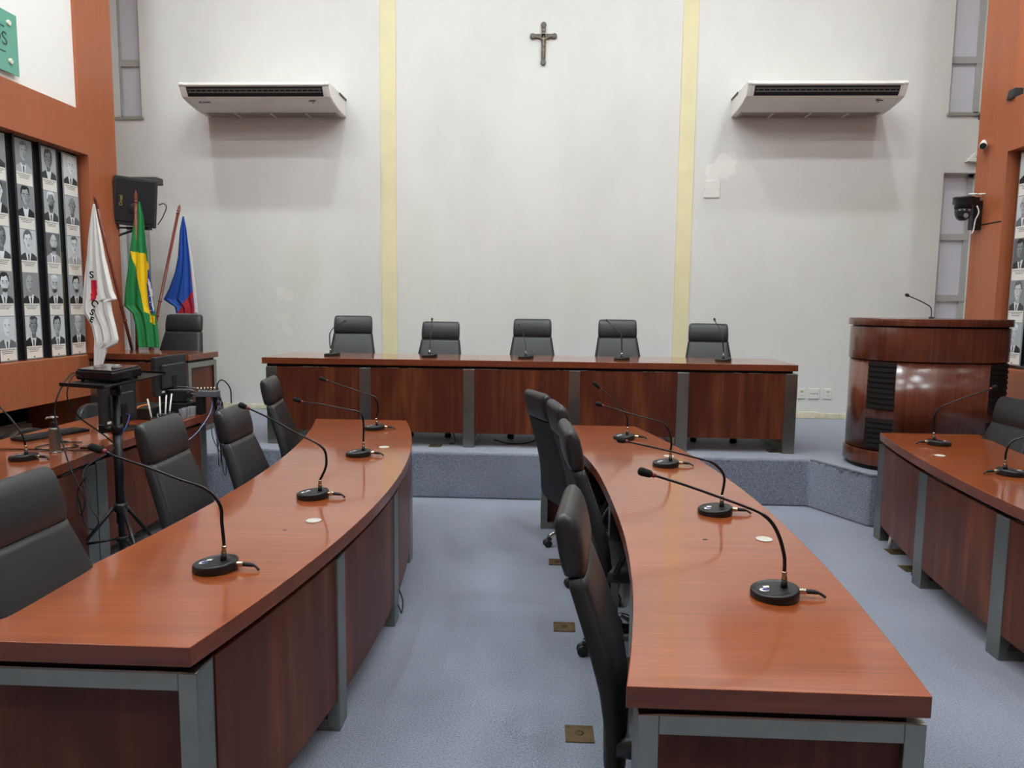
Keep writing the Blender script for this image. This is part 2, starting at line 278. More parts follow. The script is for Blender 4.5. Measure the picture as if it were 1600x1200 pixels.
def obj(name, mb, mats, parent=None, off=(0, 0, 0), bevel=0, label=None, kind=None, seg=2, smooth_by=None):
    o = bpy.data.objects.new(name, mb.mesh(name, mats, off)); COL.objects.link(o)
    if parent: o.parent = parent
    if label: o['label'] = label
    if kind: o['kind'] = kind
    if bevel:
        b = o.modifiers.new('bevel', 'BEVEL'); b.width = bevel; b.segments = seg; b.limit_method = 'ANGLE'; b.angle_limit = math.radians(40)
    return o
def thing(name, label, cat, loc=(0, 0, 0), rz=0, group=None):
    o = bpy.data.objects.new(name, None); COL.objects.link(o); o.empty_display_size = .1
    o.location = loc; o.rotation_euler = (0, 0, rz); o['label'] = label; o['category'] = cat
    if group: o['group'] = group
    return o
def tag(o, label, cat, group=None):
    o['label'] = label; o['category'] = cat
    if group: o['group'] = group
    return o
def struct(name, mb, mats, bevel=0, label=None):
    o = obj(name, mb, mats, bevel=bevel); o['kind'] = 'structure'
    if label: o['label'] = label
    return o
def children(o): return [c for c in COL.objects if c.parent == o]
def copy_tree(o, parent=None):
    c = o.copy(); COL.objects.link(c)
    if parent: c.parent = parent
    for ch in children(o): copy_tree(ch, c)
    return c
def smooth_path(pts, sub=5):
    P = [Vector(p) for p in pts]; P = [2*P[0]-P[1]]+P+[2*P[-1]-P[-2]]; out = []
    for i in range(1, len(P)-2):
        for k in range(sub):
            t = k/sub; a, b, c, d = P[i-1], P[i], P[i+1], P[i+2]
            out.append(.5*((2*b)+(c-a)*t+(2*a-5*b+4*c-d)*t*t+(3*b-a-3*c+d)*t**3))
    out.append(P[-2]); return out
def text_mb(txt, size, M, depth=.001, bold=0):
    cu = bpy.data.curves.new('t', 'FONT'); cu.offset = bold; cu.body = txt; cu.size = size; cu.extrude = depth; cu.align_x = 'CENTER'; cu.align_y = 'CENTER'
    o = bpy.data.objects.new('t', cu); COL.objects.link(o); bpy.context.view_layer.update()
    me = bpy.data.meshes.new_from_object(o.evaluated_get(bpy.context.evaluated_depsgraph_get()))
    mb = MB(); mb.add([M @ v.co for v in me.vertices], [tuple(p.vertices) for p in me.polygons])
    bpy.data.objects.remove(o); return mb
def frameM(o, ex, ey):     # matrix with origin o, local x = ex, local y = ey
    ex = Vector(ex).normalized(); ey = Vector(ey).normalized(); ez = ex.cross(ey)
    M = Matrix.Identity(4)
    for i in range(3): M[i][0] = ex[i]; M[i][1] = ey[i]; M[i][2] = ez[i]; M[i][3] = o[i]
    return M

# ---------------------------------------------------------------- the room
dais_poly = [(-4.1, YF), (-4.1, 5.62), (-2.78, 5.72), (-2.47, 6.045), (2.19, 6.035), (2.46, 5.49), (3.15, 5.33), (3.6, 4.6), (3.6, YF), (XR, YF), (XR, YB), (XL, YB), (XL, YF)]
mb = MB(); mb.box(XL-.2, XR+.2, YF-.2, YB+.2, -.1, 0); struct('floor', mb, CARPET)
mb = MB(); mb.prism(dais_poly, 0.0, DZ); struct('floor_platform', mb, CARPET, bevel=.018)
mb = MB(); ra = random.Random(3)
pa = [Vector((2.20, 6.03)), Vector((2.455, 5.495)), Vector((3.0, 5.365))]; q = []
for A_, B_, n_ in ((pa[0], pa[1], 26), (pa[1], pa[2], 18)):
    for i in range(n_): q.append(A_+(B_-A_)*i/n_)
for i in range(len(q)-1):
    d_ = (q[i+1]-q[i]).normalized(); nn = Vector((d_.y, -d_.x)); w_ = .004+.006*ra.random(); dz_ = ra.random()**3*.035+.006
    a_, c_ = q[i]+nn*w_*.6, q[i+1]+nn*w_*.6; e_, f_ = q[i]-nn*(.012+.02*ra.random()), q[i+1]-nn*(.012+.02*ra.random())
    mb.add([(a_.x, a_.y, DZ+.002-dz_), (c_.x, c_.y, DZ+.002-dz_*.6), (c_.x, c_.y, DZ+.004), (a_.x, a_.y, DZ+.004), (e_.x, e_.y, DZ+.004), (f_.x, f_.y, DZ+.004)], [(0, 1, 2, 3), (3, 2, 5, 4)])
struct('trim_9', mb, mat('frayed_carpet_backing', (104, 108, 112), .95, noise=(120, .35)))
mb = MB(); mb.box(XL-.2, XR+.2, YF-.2, YB+.2, CEIL, CEIL+.1); struct('ceiling', mb, CEILM)
# back wall with four window openings
holes = [(-4.89, -4.6, 3.705, 6.1), (-4.89, -4.57, 1.05, 2.62), (4.3, 4.66, 3.745, 6.1), (4.3, 4.66, .95, 3.12)]
mb = MB()
xs = sorted({XL, XR, *[h[0] for h in holes], *[h[1] for h in holes]}); zs = sorted({0, CEIL, *[h[2] for h in holes], *[h[3] for h in holes]})
for i in range(len(xs)-1):
    for j in range(len(zs)-1):
        cx, cz = (xs[i]+xs[i+1])/2, (zs[j]+zs[j+1])/2
        if any(h[0] < cx < h[1] and h[2] < cz < h[3] for h in holes): continue
        mb.box(xs[i], xs[i+1], YB, YB+.2, zs[j], zs[j+1])
struct('wall_back', mb, PLASTER)
for i, (a, b, c, d) in enumerate(holes):
    t = thing('window_%d' % (i+1), '', '', ((a+b)/2, YB, c)); del t['label']; del t['category']; t['kind'] = 'structure'
    off = ((a+b)/2, YB, c); yb = YB+.11
    fr = MB(); w = .035
    fr.box(a, a+w*.6, yb-.03, yb+.03, c, d); fr.box(b-w*1.6, b, yb-.03, yb+.03, c, d); fr.box(a, b, yb-.03, yb+.03, c, c+w); fr.box(a, b, yb-.03, yb+.03, d-w, d)
    if i == 3: bars = [2.44, 1.77]
    elif i == 1: bars = [1.75]
    else: bars = [4.32]
    for z in bars: fr.box(a, b, yb-.035, yb+.03, z-.035, z+.035)
    obj('window_frame', fr, ALUM, t, off)
    zz = [c]+sorted(bars)+[d]
    for k in range(len(zz)-1):
        pn = MB(); pn.box(a+.02, b-.055, yb-.004, yb+.004, zz[k]+.03, zz[k+1]-.03); obj('pane', pn, PANE, t, off)
    if i in (0, 2):
        s = MB(); s.box(a-.02, b+.02, YB-.02, yb, c-.03, c); obj('window_sill', s, GRANITE, t, off, bevel=.003)
mb = MB(); mb.box(XL-.2, XL, YF, YB, 0, CEIL); struct('wall_left', mb, WHITEW)
mb = MB(); mb.box(XR, XR+.2, YF, YB, 0, CEIL); struct('wall_right', mb, WHITEW)
mb = MB(); mb.box(XL, XR, YF-.2, YF, 0, CEIL); struct('wall_front', mb, WALLW)  # unseen wall; its dark timber finish is added to cut bounced light
# cream strips painted proud on the back wall
for k, (a, b) in enumerate([(-1.875, -1.70), (1.435, 1.602)]):
    mb = MB(); mb.box(a, b, YB-.012, YB, DZ, CEIL); struct('trim_%d' % (k+1), mb, CREAM, bevel=.003)
# timber frames of the side walls
for side, X, xw, n in (('left', PL, XL, 3), ('right', PR, XR, 4)):
    sg = -1 if side == 'left' else 1
    if side == 'left': Yn, Yp, z0, z1, z2, z3, Yu = 6.76, 7.21, .755, 1.13, 2.975, 3.36, 6.66
    else: Yn, Yp, z0, z1, z2, z3, Yu = 6.66, 7.12, .81, 1.14, 3.0, 3.44, 6.67
    def bx(mb, xa, xb, *a): mb.box(min(xa, xb), max(xa, xb), *a)
    mb = MB(); xb = xw
    bx(mb, X, xb, Yn, Yp, DZ, CEIL)
    bx(mb, X, xb, YF, Yn, z0, z1)
    bx(mb, X, X+sg*.35, YF, Yn, z2, z3)
    bx(mb, X, X+sg*.35, Yu, Yn, z3, CEIL) if Yu < Yn-.001 else None
    bx(mb, X, X+sg*.35, YF, Yn, CEIL-.15, CEIL)
    struct('trim_%d' % n, mb, WALLW)
    mb = MB(); rec = .03 if side == 'left' else .10
    bx(mb, X+sg*rec, X+sg*.3, YF, Yu, z3, CEIL-.15); struct('wall_%s_upper' % side, mb, WHITEW)
    mb = MB(); bx(mb, X+sg*.115, X+sg*.3, YF, Yn, z1, z2); struct('wall_%s_niche' % side, mb, GLASSB)
    mb = MB(); bx(mb, xw, xw-sg*.03, YF, Yn, .48, z0); struct('wall_%s_recess' % side, mb, DARKRECESS)  # near-black face on the wall below the timber band
    mb = MB()
    y = YF
    while y < YB-.1:      # chipped stone skirting
        h = .055+.02*random.random(); bx(mb, xw-sg*.03, xw-sg*(.055+.01*random.random()), y, min(y+.3, Yn), DZ, DZ+h); y += .3
        if y > Yn: break
    struct('baseboard_%s' % side, mb, CREAMB, bevel=.004)
mb = MB()
x = PL+.1
while x < PR-.1:
    h = .05+.025*random.random(); mb.box(x, min(x+.22, PR), YB-.012-.004*random.random(), YB, DZ, DZ+h); x += .22
struct('baseboard_back', mb, CREAMB, bevel=.004)
# ceiling lights (out of frame; they light the room)
def ceiling_light():
    t = thing('ceiling_light', 'square white ceiling light panel', 'ceiling light', group='ceiling light panels')
    f = MB()
    for a in ((-.13, .13, -.13, -.1), (-.13, .13, .1, .13), (-.13, -.1, -.1, .1), (.1, .13, -.1, .1)): f.box(*a, -.04, 0)
    obj('lamp_frame', f, WHITEP, t)
    d = MB(); d.box(-.1, .1, -.1, .1, -.03, -.012); obj('diffuser', d, LAMPM, t)
    return t
cl = ceiling_light()
for i, (x, y) in enumerate(LAMPS):
    o = cl if i == 0 else copy_tree(cl)
    o.location = (x, y, CEIL)

# ---------------------------------------------------------------- tables
def build_table(name, label, cat, loc, rz, fin, fout, y0, y1, frames, zt=.76, ends=(True, True), grp=None, panels=True):
    """long table along local y; fout(y) is the modesty-panel side, fin(y) the seat side; loc = base point"""
    t = thing(name, label, cat, loc, rz, grp)
    off = (0, 0, 0) if rz else (loc[0], loc[1], loc[2])
    zb = 0 if rz else loc[2]
    n = 28; ys = [y0+(y1-y0)*i/n for i in range(n+1)]
    sg = 1 if fout((y0+y1)/2) > fin((y0+y1)/2) else -1
    def ring(i0, i1):
        a = [(fout(y)+sg*i1, y) for y in ys]; b = [(fin(y)+sg*i0, y) for y in reversed(ys)]
        r = a+b
        return r if sg > 0 else r[::-1]
    mb = MB(); mb.prism(ring(0, 0), zb+zt-.054, zb+zt, 0, 1)
    obj('tabletop', mb, [TOPW if not rz else MAT['mahogany_top_long'], EDGEW], t, off, bevel=.0025)
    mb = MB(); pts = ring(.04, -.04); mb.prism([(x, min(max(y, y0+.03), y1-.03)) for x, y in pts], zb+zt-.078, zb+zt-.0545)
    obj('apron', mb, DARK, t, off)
    T = .05; zf = zb+zt-.078
    for fi, yc in enumerate(frames):
        a, b = yc, yc+.1
        xo, xi = fout(yc+.05)-sg*.006, fin(yc+.05)+sg*.02
        mb = MB()
        def q(x0, x1, za, zc): mb.box(min(x0, x1), max(x0, x1), a, b, za, zc)
        q(xo, xo-sg*T, zb, zf); q(xi, xi+sg*T, zb, zf); q(xo-sg*T, xi+sg*T, zf-.05, zf); q(xo-sg*T, xi+sg*T, zb, zb+.05)
        obj('leg_frame', mb, STEEL, t, off, bevel=.003)
        if (fi == 0 and ends[0]) or (fi == len(frames)-1 and ends[1]):
            ym = a+.02 if fi == 0 else b-.04
            mb = MB(); mb.box(min(xo-sg*T, xi+sg*T), max(xo-sg*T, xi+sg*T), ym, ym+.02, zb+.05, zf-.05)
            obj('end_panel', mb, PANW, t, off)
    if panels:
        for i in range(len(frames)-1):
            a, b = frames[i]+.1, frames[i+1]
            k = 6; yy = [a+(b-a)*j/k for j in range(k+1)]
            P = [(fout(y)-sg*.012, y) for y in yy]+[(fout(y)-sg*.032, y) for y in reversed(yy)]
            if sg < 0: P = P[::-1]
            mb = MB(); mb.prism(P, zb+.125, zb+zt-.0785); obj('modesty_panel', mb, PANW, t, off)
    return t
wood('mahogany_top_long', [(120, 55, 20), (138, 66, 27), (156, 80, 37)], 1, rough=.35, coat=1.0, fine=110, long=2.0, spec=.3, cior=1.65)
def lerp_f(pts):
    def f(y):
        if y <= pts[0][0]: return pts[0][1]
        for (a, u), (b, v) in zip(pts, pts[1:]):
            if y <= b: return u+(v-u)*(y-a)/(b-a)
        return pts[-1][1]
    # smooth by averaging
    return lambda y: sum(f(y+d) for d in (-.3, -.15, 0, .15, .3))/5
LO = lambda y: -.731-.068*(y-3.3)**2
LI = lambda y: -1.452-.060*(y-3.25)**2
RO = lambda y: .987-(.057 if y > 3 else .047)*(y-3.0)**2
RI = lambda y: (.318-.030*(y-2.9)**2 if y > 2.9 else .318-.072*(y-2.9)**2) if y < 3.7 else (.2988-.048*(y-3.7)-.10*(y-3.7)**2)
build_table('curved_table', 'long curved mahogany table left of the aisle with four microphones', 'table', (-1.1, 1.75, 0), 0, LI, LO, 1.745, 5.44, [1.76, 2.62, 3.545, 4.463, 5.33])
build_table('curved_table', 'long curved mahogany table right of the aisle, its near end closest to the camera', 'table', (.6, 1.65, 0), 0, RI, RO, 1.628, 5.36, [1.645, 2.55, 3.46, 4.37, 5.25])
FO = lambda y: 2.135+(.052 if y > 3.0 else .03)*(y-3.0)**2
FI = lambda y: FO(y)+.69
build_table('curved_table', 'dark mahogany table at the right edge in front of the rounded lectern', 'table', (2.5, 1.2, 0), 0, FI, FO, 1.0, 5.28, [1.02, 1.75, 2.56, 3.382, 4.267, 5.166])
AO = lambda y: -2.50-.045*max(0, (y-2.2))**1.6 if y > 2.2 else -2.5
build_table('curved_table', 'mahogany table at the left edge holding a microphone and a soap dispenser', 'table', (-2.9, 1.2, 0), 0, lambda y: AO(y)-.77, AO, 1.0, 4.12, [1.02, 1.9, 2.95, 4.0])
build_table('equipment_table', 'mahogany table behind the projector stand, crowded with monitors, router and cables', 'table', (-3.0, 4.9, 0), 0, lambda y: -3.42, lambda y: -2.655, 4.14, 5.60, [4.16, 5.48])
# head table on the platform (long axis along world x)
build_table('head_table', 'long straight mahogany table on the platform with five microphones', 'table', (-.165, 6.61, DZ), -math.pi/2,
            lambda y: -.36, lambda y: .36, -2.302, 2.302, [v-.05+.165 for v in (-2.385, -1.56, -.655, .255, 1.18, 2.09)], zt=.764)
# side desk on the platform
build_table('side_desk', 'small mahogany desk on the platform behind the monitors, steel-framed end', 'desk', (-3.75, 6.85, DZ), -math.pi/2-.06,
            lambda y: -.27, lambda y: .27, -.5, .5, [-.49, .39], zt=.752)

# ---------------------------------------------------------------- lectern
def ell(a, b, n=64, ex=2.3, ph0=0, ph1=2*math.pi):
    out = []
    for i in range(n):
        t = ph0+(ph1-ph0)*i/n; c, s = math.cos(t), math.sin(t)
        out.append((a*math.copysign(abs(c)**(2/ex), c), b*math.copysign(abs(s)**(2/ex), s)))
    return out
lec = thing('lectern', 'large rounded mahogany lectern with dark louvres standing on the platform', 'lectern', (3.02, 5.93, DZ), 0)
mb = MB(); mb.prism(ell(.545, .40), 0, .035, smooth=True); obj('plinth', mb, BLACKP, lec)
mb = MB(); mb.prism(ell(.57, .43), .035, .15, smooth=True); obj('base_band', mb, LECW, lec, bevel=.002)
mb = MB(); mb.prism(ell(.558, .415), .158, .845, smooth=True); obj('body', mb, LECW, lec)
mb = MB(); mb.prism(ell(.548, .405), .15, .86, smooth=True); mb.prism(ell(.548, .405), 1.09, 1.13, smooth=True); obj('shadow_gap', mb, DARK, lec)
mb = MB(); mb.prism(ell(.566, .425), .853, 1.105, smooth=True); obj('upper_band', mb, LECW, lec, bevel=.002)
mb = MB(); mb.prism(ell(.58, .44), 1.117, 1.172, smooth=True); obj('top', mb, LECW, lec, bevel=.003)
def louvre(p0, p1, z0, z1):
    def pt(ph, k): # ph measured from the front (-y) towards +x
        t = math.radians(ph-90); c, s = math.cos(t), math.sin(t); ex = 2.3
        return ((.558+k)*math.copysign(abs(c)**(2/ex), c), (.415+k)*math.copysign(abs(s)**(2/ex), s))
    mb = MB(); n = 8; ph = [p0+(p1-p0)*i/n for i in range(n+1)]
    mb.prism([pt(a, .003) for a in ph]+[pt(a, -.01) for a in reversed(ph)], z0, z1, 0)
    k = int((z1-z0)/.037); h = (z1-z0)/k
    for j in range(k):
        zc = z0+h*(j+.5)
        o = len(mb.v); vs = []
        for a in ph:
            A = pt(a, .004); B = pt(a, .010)
            vs += [(A[0], A[1], zc+h*.42), (B[0], B[1], zc-h*.18), (B[0], B[1], zc-h*.32), (A[0], A[1], zc-h*.05)]
        fs = [(i*4+q, i*4+(q+1) % 4, (i+1)*4+(q+1) % 4, (i+1)*4+q) for i in range(n) for q in range(4)]
        mb.add(vs, fs+[(3, 2, 1, 0), (n*4, n*4+1, n*4+2, n*4+3)], 1)
    return obj('louvre', mb, [DARK, mat('louvre_slat', (20, 13, 12), .7, spec=.2)], lec, label='dark louvred vent panel')
for (a, b) in ((-67, -40), (27, 62)):
    louvre(a, b, .475, .84); louvre(a, b, .17, .405)

# ---------------------------------------------------------------- chairs
def rring(cx, cy, cz, hw, th, tx, tz, n=20, ex=4.5):
    """rounded-rectangle ring: half width hw along y, half thickness th along the normal of the back line; (tx,tz) unit normal"""
    out = []
    for i in range(n):
        t = 2*math.pi*i/n; c, s = math.cos(t), math.sin(t)
        a = hw*math.copysign(abs(c)**(2/ex), c); b = th*math.copysign(abs(s)**(2/ex), s)
        out.append((cx+tx*b, cy+a, cz+tz*b))
    return out
def make_chair():
    """high-backed office chair facing +x, base centre at the origin"""
    t = thing('office_chair', '', 'chair')
    # seat
    mb = MB(); rings = []
    for i, x in enumerate([-.24, -.235, -.2, -.05, .12, .22, .25, .262]):
        k = [.6, .85, 1, 1, 1, .95, .8, .45][i]; z = [.475, .475, .475, .47, .475, .475, .465, .45][i]
        rings.append([(x, y, z+zz) for y, zz in [((.25 if i not in (0, 7) else .22)*math.copysign(abs(math.cos(q))**.45, math.cos(q)), .045*k*math.copysign(abs(math.sin(q))**.5, math.sin(q))) for q in [2*math.pi*j/20 for j in range(20)]]])
    mb.loft(rings); obj('seat', mb, LEATHER, t)
    # backrest: curve from the seat up, tapering
    prof = [(-.232, .335, .20, .014), (-.240, .352, .222, .024), (-.243, .40, .24, .030), (-.244, .52, .25, .032), (-.26, .62, .243, .032), (-.29, .72, .228, .031), (-.325, .82, .212, .030), (-.355, .90, .199, .028), (-.362, .925, .196, .022)]
    def slab(prof, ex=4.5, n=24, thick=0, cut=0):
        rings = []
        for i, (x, z, hw, th) in enumerate(prof):
            a = prof[max(0, i-1)]; b = prof[min(len(prof)-1, i+1)]
            dx, dz = b[0]-a[0], b[1]-a[1]; l = math.hypot(dx, dz); rings.append(rring(x+thick*dz/l, 0, z-thick*dx/l, hw-cut, th, dz/l, -dx/l, n, ex))
        return rings
    mb = MB(); mb.loft(slab(prof)); obj('back_shell', mb, LEATHER2, t)
    fr = [(x+.016, z, hw-.012, th*.72) for x, z, hw, th in prof[2:]]
    mb = MB(); mb.loft(slab(fr)); obj('backrest', mb, LEATHER, t)
    hp = [(-.366, .926, .180, .024), (-.364, .932, .190, .034), (-.368, .96, .192, .039), (-.376, 1.0, .192, .040), (-.387, 1.05, .190, .038), (-.396, 1.08, .187, .032), (-.402, 1.096, .180, .021), (-.405, 1.101, .168, .010)]
    mb = MB(); mb.loft(slab(hp, 5)); obj('headrest', mb, LEATHER, t)
    for s in (-1, 1):
        mb = MB(); mb.tube(smooth_path([(-.2, s*.265, .50), (-.16, s*.29, .60), (-.1, s*.295, .645), (.08, s*.295, .65), (.13, s*.29, .60), (.12, s*.27, .46)], 5), .014, 8)
        mb.box(-.12, .1, s*.295-.025, s*.295+.025, .655, .675); obj('armrest', mb, BLACKP, t, bevel=.004)
    mb = MB(); mb.lathe([(.05, .42), (.05, .40), (.026, .39), (.026, .22), (.032, .21), (.036, .10)], 14)
    mb.box(-.12, .12, -.1, .1, .405, .43); obj('gas_column', mb, BLACKP, t)
    mb = MB(); mb.lathe([(.042, .075), (.045, .12), (.035, .13)], 16); obj('base_hub', mb, CHROME, t)
    for k in range(5):
        a = 2*math.pi*k/5+math.pi; c, s = math.cos(a), math.sin(a)
        pts = smooth_path([(.03*c, .03*s, .105), (.15*c, .15*s, .108), (.24*c, .24*s, .095), (.295*c, .295*s, .072)], 4)
        mb = MB(); mb.tube(pts, [.020-.009*i/(len(pts)-1) for i in range(len(pts))], 8); leg = obj('leg', mb, CHROME, t)
        mb = MB(); X, Y = .29*c, .29*s; M = frameM((X+.012*c, Y+.012*s, .027), (-s, c, 0), (0, 0, 1))
        for d in (-.024, .006): mb.lathe([(.010, d), (.026, d+.002), (.027, d+.009), (.026, d+.016), (.010, d+.018)], 14, M=frameM((X+.012*c, Y+.012*s, .027), (c, s, 0), (0, 0, 1)))
        mb.tube([(X, Y, .075), (X, Y, .035)], .009, 8); mb.box(X-.014, X+.014, Y-.014, Y+.014, .048, .062)
        obj('caster', mb, BLACKP, t)
    return t
proto_chair = make_chair(); proto_chair['label'] = 'x'
G1 = 'office chairs at the left curved table'
first = [True]
UPPER = ('seat', 'back_shell', 'backrest', 'headrest', 'armrest')
def chair(x, y, z, deg, lift, label, group):
    o = proto_chair if first[0] else copy_tree(proto_chair); 
    first[0] = False
    o.location = (x, y, z); o.rotation_euler = (0, 0, math.radians(deg)); o['label'] = label; o['category'] = 'chair'; o['group'] = group
    for c in children(o):
        if (group == G1 or 'nearest the camera on the aisle' in label) and c.name.startswith('armrest'): bpy.data.objects.remove(c); continue
        if c.name.split('.')[0] in UPPER: c.location.z = lift
    return o

# (headrest sits 0.385 m behind the base centre)
def chair_at_head(hx, hy, z, deg, lift, label, group):
    a = math.radians(deg); return chair(hx+.385*math.cos(a), hy+.385*math.sin(a), z, deg, lift, label, group)
G1, G2, G3 = 'office chairs at the left curved table', 'office chairs at the right curved table', 'office chairs behind the head table'
for (hx, lift, deg, lab) in [(-1.94, .01, -84, 'black office chair behind the left end of the head table, leftmost of five'), (-1.05, -.038, -92, 'black office chair second from the left behind the head table'),
                       (-.13, .0, -90, 'black office chair in the centre behind the head table'), (.715, .003, -90, 'black office chair second from the right behind the head table'), (1.61, -.025, -95, 'black office chair behind the right end of the head table')]:
    chair_at_head(hx, 7.33, DZ, deg, lift, lab, G3)
chair_at_head(-1.60, 2.08, 0, 0, .0, 'black high-back chair at the bottom left corner, nearest at the left curved table', G1)
chair_at_head(-1.76, 3.245, 0, 3, .0, 'black high-back chair beside the projector stand at the left curved table', G1)
chair_at_head(-1.735, 3.96, 0, 2, -.045, 'black high-back chair third from the camera at the left curved table', G1)
chair_at_head(-1.965, 5.13, 0, 9, .0, 'black high-back chair farthest from the camera at the left curved table', G1)
chair_at_head(.088, 2.14, 0, -6, -.035, 'black high-back chair nearest the camera on the aisle side of the right table', G2)
chair_at_head(.115, 3.30, 0, 4, .0, 'black high-back chair second from the camera on the aisle side of the right table', G2)
chair_at_head(.078, 4.12, 0, 10, -.012, 'black high-back chair third from the camera, half hidden along the right table', G2)
chair_at_head(-.04, 4.82, 0, 22, -.035, 'black high-back chair farthest along the aisle, its whole rear shell visible', G2)
chair_at_head(-3.77, 7.50, DZ, -90, .0, 'black office chair behind the small side desk in front of the red and blue flag', 'office chairs beside the platform edge')
chair_at_head(3.14, 4.95, 0, 184, -.05, 'black high-back chair cut by the right edge behind the microphone table', 'office chairs beside the platform edge')
# low round-backed chairs at the left edge
def task_chair(x, y, deg, hgt, label):
    t = thing('task_chair', label, 'chair', (x, y, 0), math.radians(deg), 'low round-backed chairs at the left tables')
    mb = MB(); rings = []
    for (px, th) in [(-.25, .01), (-.245, .9), (-.235, 1), (-.215, 1), (-.205, .9)]:
        r = []
        for i in range(24):
            a = 2*math.pi*i/24; c, s = math.cos(a), math.sin(a); k = 1 if th > .5 else .92
            yy = .21*math.copysign(abs(c)**.8, c)*k; zz = hgt-.17+.17*math.copysign(abs(s)**.8, s)*k
            r.append((px-.06*(zz-hgt+.17)-.0+.5*yy*yy, yy, zz))
        rings.append(r)
    mb.loft(rings); obj('backrest', mb, LEATHER, t)
    mb = MB(); mb.lathe([(.15, .42), (.215, .425), (.225, .45), (.21, .475), (.1, .485)], 22); obj('seat', mb, LEATHER, t)
    mb = MB(); mb.tube(smooth_path([(-.1, 0, .41), (-.24, 0, .42), (-.275, 0, .5), (-.26, 0, hgt-.17)], 4), .014, 8); mb.tube([(0, 0, .42), (0, 0, .09)], .025, 10); obj('support', mb, BLACKM, t)
    for k in range(5):
        a = 2*math.pi*k/5; c, s = math.cos(a), math.sin(a)
        mb = MB(); mb.tube([(0, 0, .10), (.25*c, .25*s, .06), (.27*c, .27*s, .03)], .014, 8); mb.lathe([(.005, -.02), (.026, -.018), (.026, .018), (.005, .02)], 12, M=frameM((.27*c, .27*s, .027), (c, s, 0), (0, 0, 1)))
        obj('leg', mb, BLACKP, t)
task_chair(-3.42, 4.92, 0, .735, 'low chair with rounded black back behind the left edge microphone')
task_chair(-3.34, 5.55, 0, .83, 'low chair with rounded black back behind the soap dispenser and keyboard')

# ---------------------------------------------------------------- gooseneck microphones
def microphone(key, label, group, side=1, conn='nickel', angle=0, head_r=.0125, z=None, emblem=True, plug=True):
    c, path, head = MICS[key]
    c = Vector(c)
    t = thing('gooseneck_microphone', label, 'microphone', c, 0, group)
    P = [Vector(p)-c for p in path]; Hd = Vector(head)-c
    R = .072
    nx, ny = P[0].x, P[0].y
    # wedge base: thick on the neck side
    rot = Matrix.Rotation(angle, 4, 'Z')
    n = 36
    def zt(x): return .028+.10*x
    rings = []
    for (k, f) in [(.97, 0), (1.0, .12), (1.0, .8), (.965, 1.0), (.90, 1.0), (.89, .97), (.6, 1.0)]:
        r = []
        for i in range(n):
            a = 2*math.pi*i/n; x, y = R*k*math.cos(a), R*k*math.sin(a)
            r.append(rot @ Vector((x, y, max(zt(x*side*(1 if True else 0)), .01)*f if f else 0.0)))
        rings.append(r)
    mb = MB(); mb.loft(rings); base = obj('microphone_base', mb, BLACKP, t)
    if emblem:
        mb = MB(); cx = -side*.035
        def E(x, y, dz=.0012): return rot @ Vector((x, y, zt(x*side)+dz))
        m2 = MB()
        m2.poly([E(cx+.014*math.cos(a)*1.0, -.012+.014*math.sin(a)) for a in [2*math.pi*i/20 for i in range(20)]], 0)
        m2.poly([E(cx+.004+.010*math.cos(a), -.012+.010*math.sin(a), .0018) for a in [2*math.pi*i/16 for i in range(16)]], 1)
        m2.poly([E(cx+.002, .002, .0016), E(cx+.020, .002, .0016), E(cx+.020, .016, .0016), E(cx+.002, .016, .0016)], 0)
        m2.flat = True
        obj('emblem', m2, [WHITEP, BLUEE], base, label='small white and blue sticker emblem')
    # collar
    bx, by = P[0].x, P[0].y; bz = zt(side*bx) if abs(bx) < R else .03
    q0 = Vector((bx, by, max(.02, bz-.004))); q1 = q0+(P[1]-P[0]).normalized()*.028; q2 = q1+(P[1]-P[0]).normalized()*.026
    mb = MB(); mb.tube([q0, q1], [.0115, .0085], 12); obj('socket', mb, BLACKP, t)
    mb = MB(); mb.tube([q1, q1+(q2-q1)*.15, q1+(q2-q1)*.2, q1+(q2-q1)*.8, q1+(q2-q1)*.85, q2], [.0092, .0092, .0078, .0078, .0088, .0062], 12); obj('connector_ring', mb, NICKEL if conn == 'nickel' else BLACKP, t)
    pts = [q2]+[p for p in P[1:] if p.z > q2.z+.01]
    sp = smooth_path(pts+[Hd], 6)
    cut = sp[:-6]
    mb = MB(); k = max(2, int(len(cut)*.55)); 
    mb.tube(cut, [.0058 if i < k else .0042 for i in range(len(cut))], 8); obj('gooseneck', mb, mat('neck_black', (22, 22, 23), .28, .3), t)
    e = cut[-1]; d = (Hd-e); L = max(d.length, .045); d.normalize()
    M = Matrix.Translation(e) @ Vector((0, 0, 1)).rotation_difference(d).to_matrix().to_4x4()
    mb = MB(); mb.lathe([(.0045, -.004), (.0075, 0), (.0085, .006), (.0065, .010)], 14, M=M); obj('ring', mb, REDRING, t, label='dull red ring below the microphone head')
    mb = MB(); mb.lathe([(.007, .008), (head_r*.9, .014), (head_r, .024), (head_r*1.08, L*.75), (head_r*.95, L*.92), (head_r*.5, L)], 16, M=M); obj('foam_head', mb, FOAM, t)
    if plug:
        s = side
        mb = MB(); py = P[0].y
        mb.lathe([(.009, 0), (.0095, .004), (.0095, .024), (.009, .026)], 14, M=frameM(rot @ Vector((s*.068, 0, .019)), (0, 1, 0), (0, 0, 1)) if s > 0 else frameM(rot @ Vector((s*.068, 0, .019)), (0, -1, 0), (0, 0, 1)))
        pl = obj('cable_plug', mb, NICKEL, t)
        mb = MB(); mb.tube([rot @ Vector(v) for v in smooth_path([(s*.094, 0, .019), (s*.118, -.001, .018), (s*.135, -.004, .015), (s*.150, -.012, .006)], 5)], [.008]*4+[.0075]*3+[.006]*2+[.0045]*7, 8)
        cb = obj('cable_tail', mb, RUBBER, t)
    return t
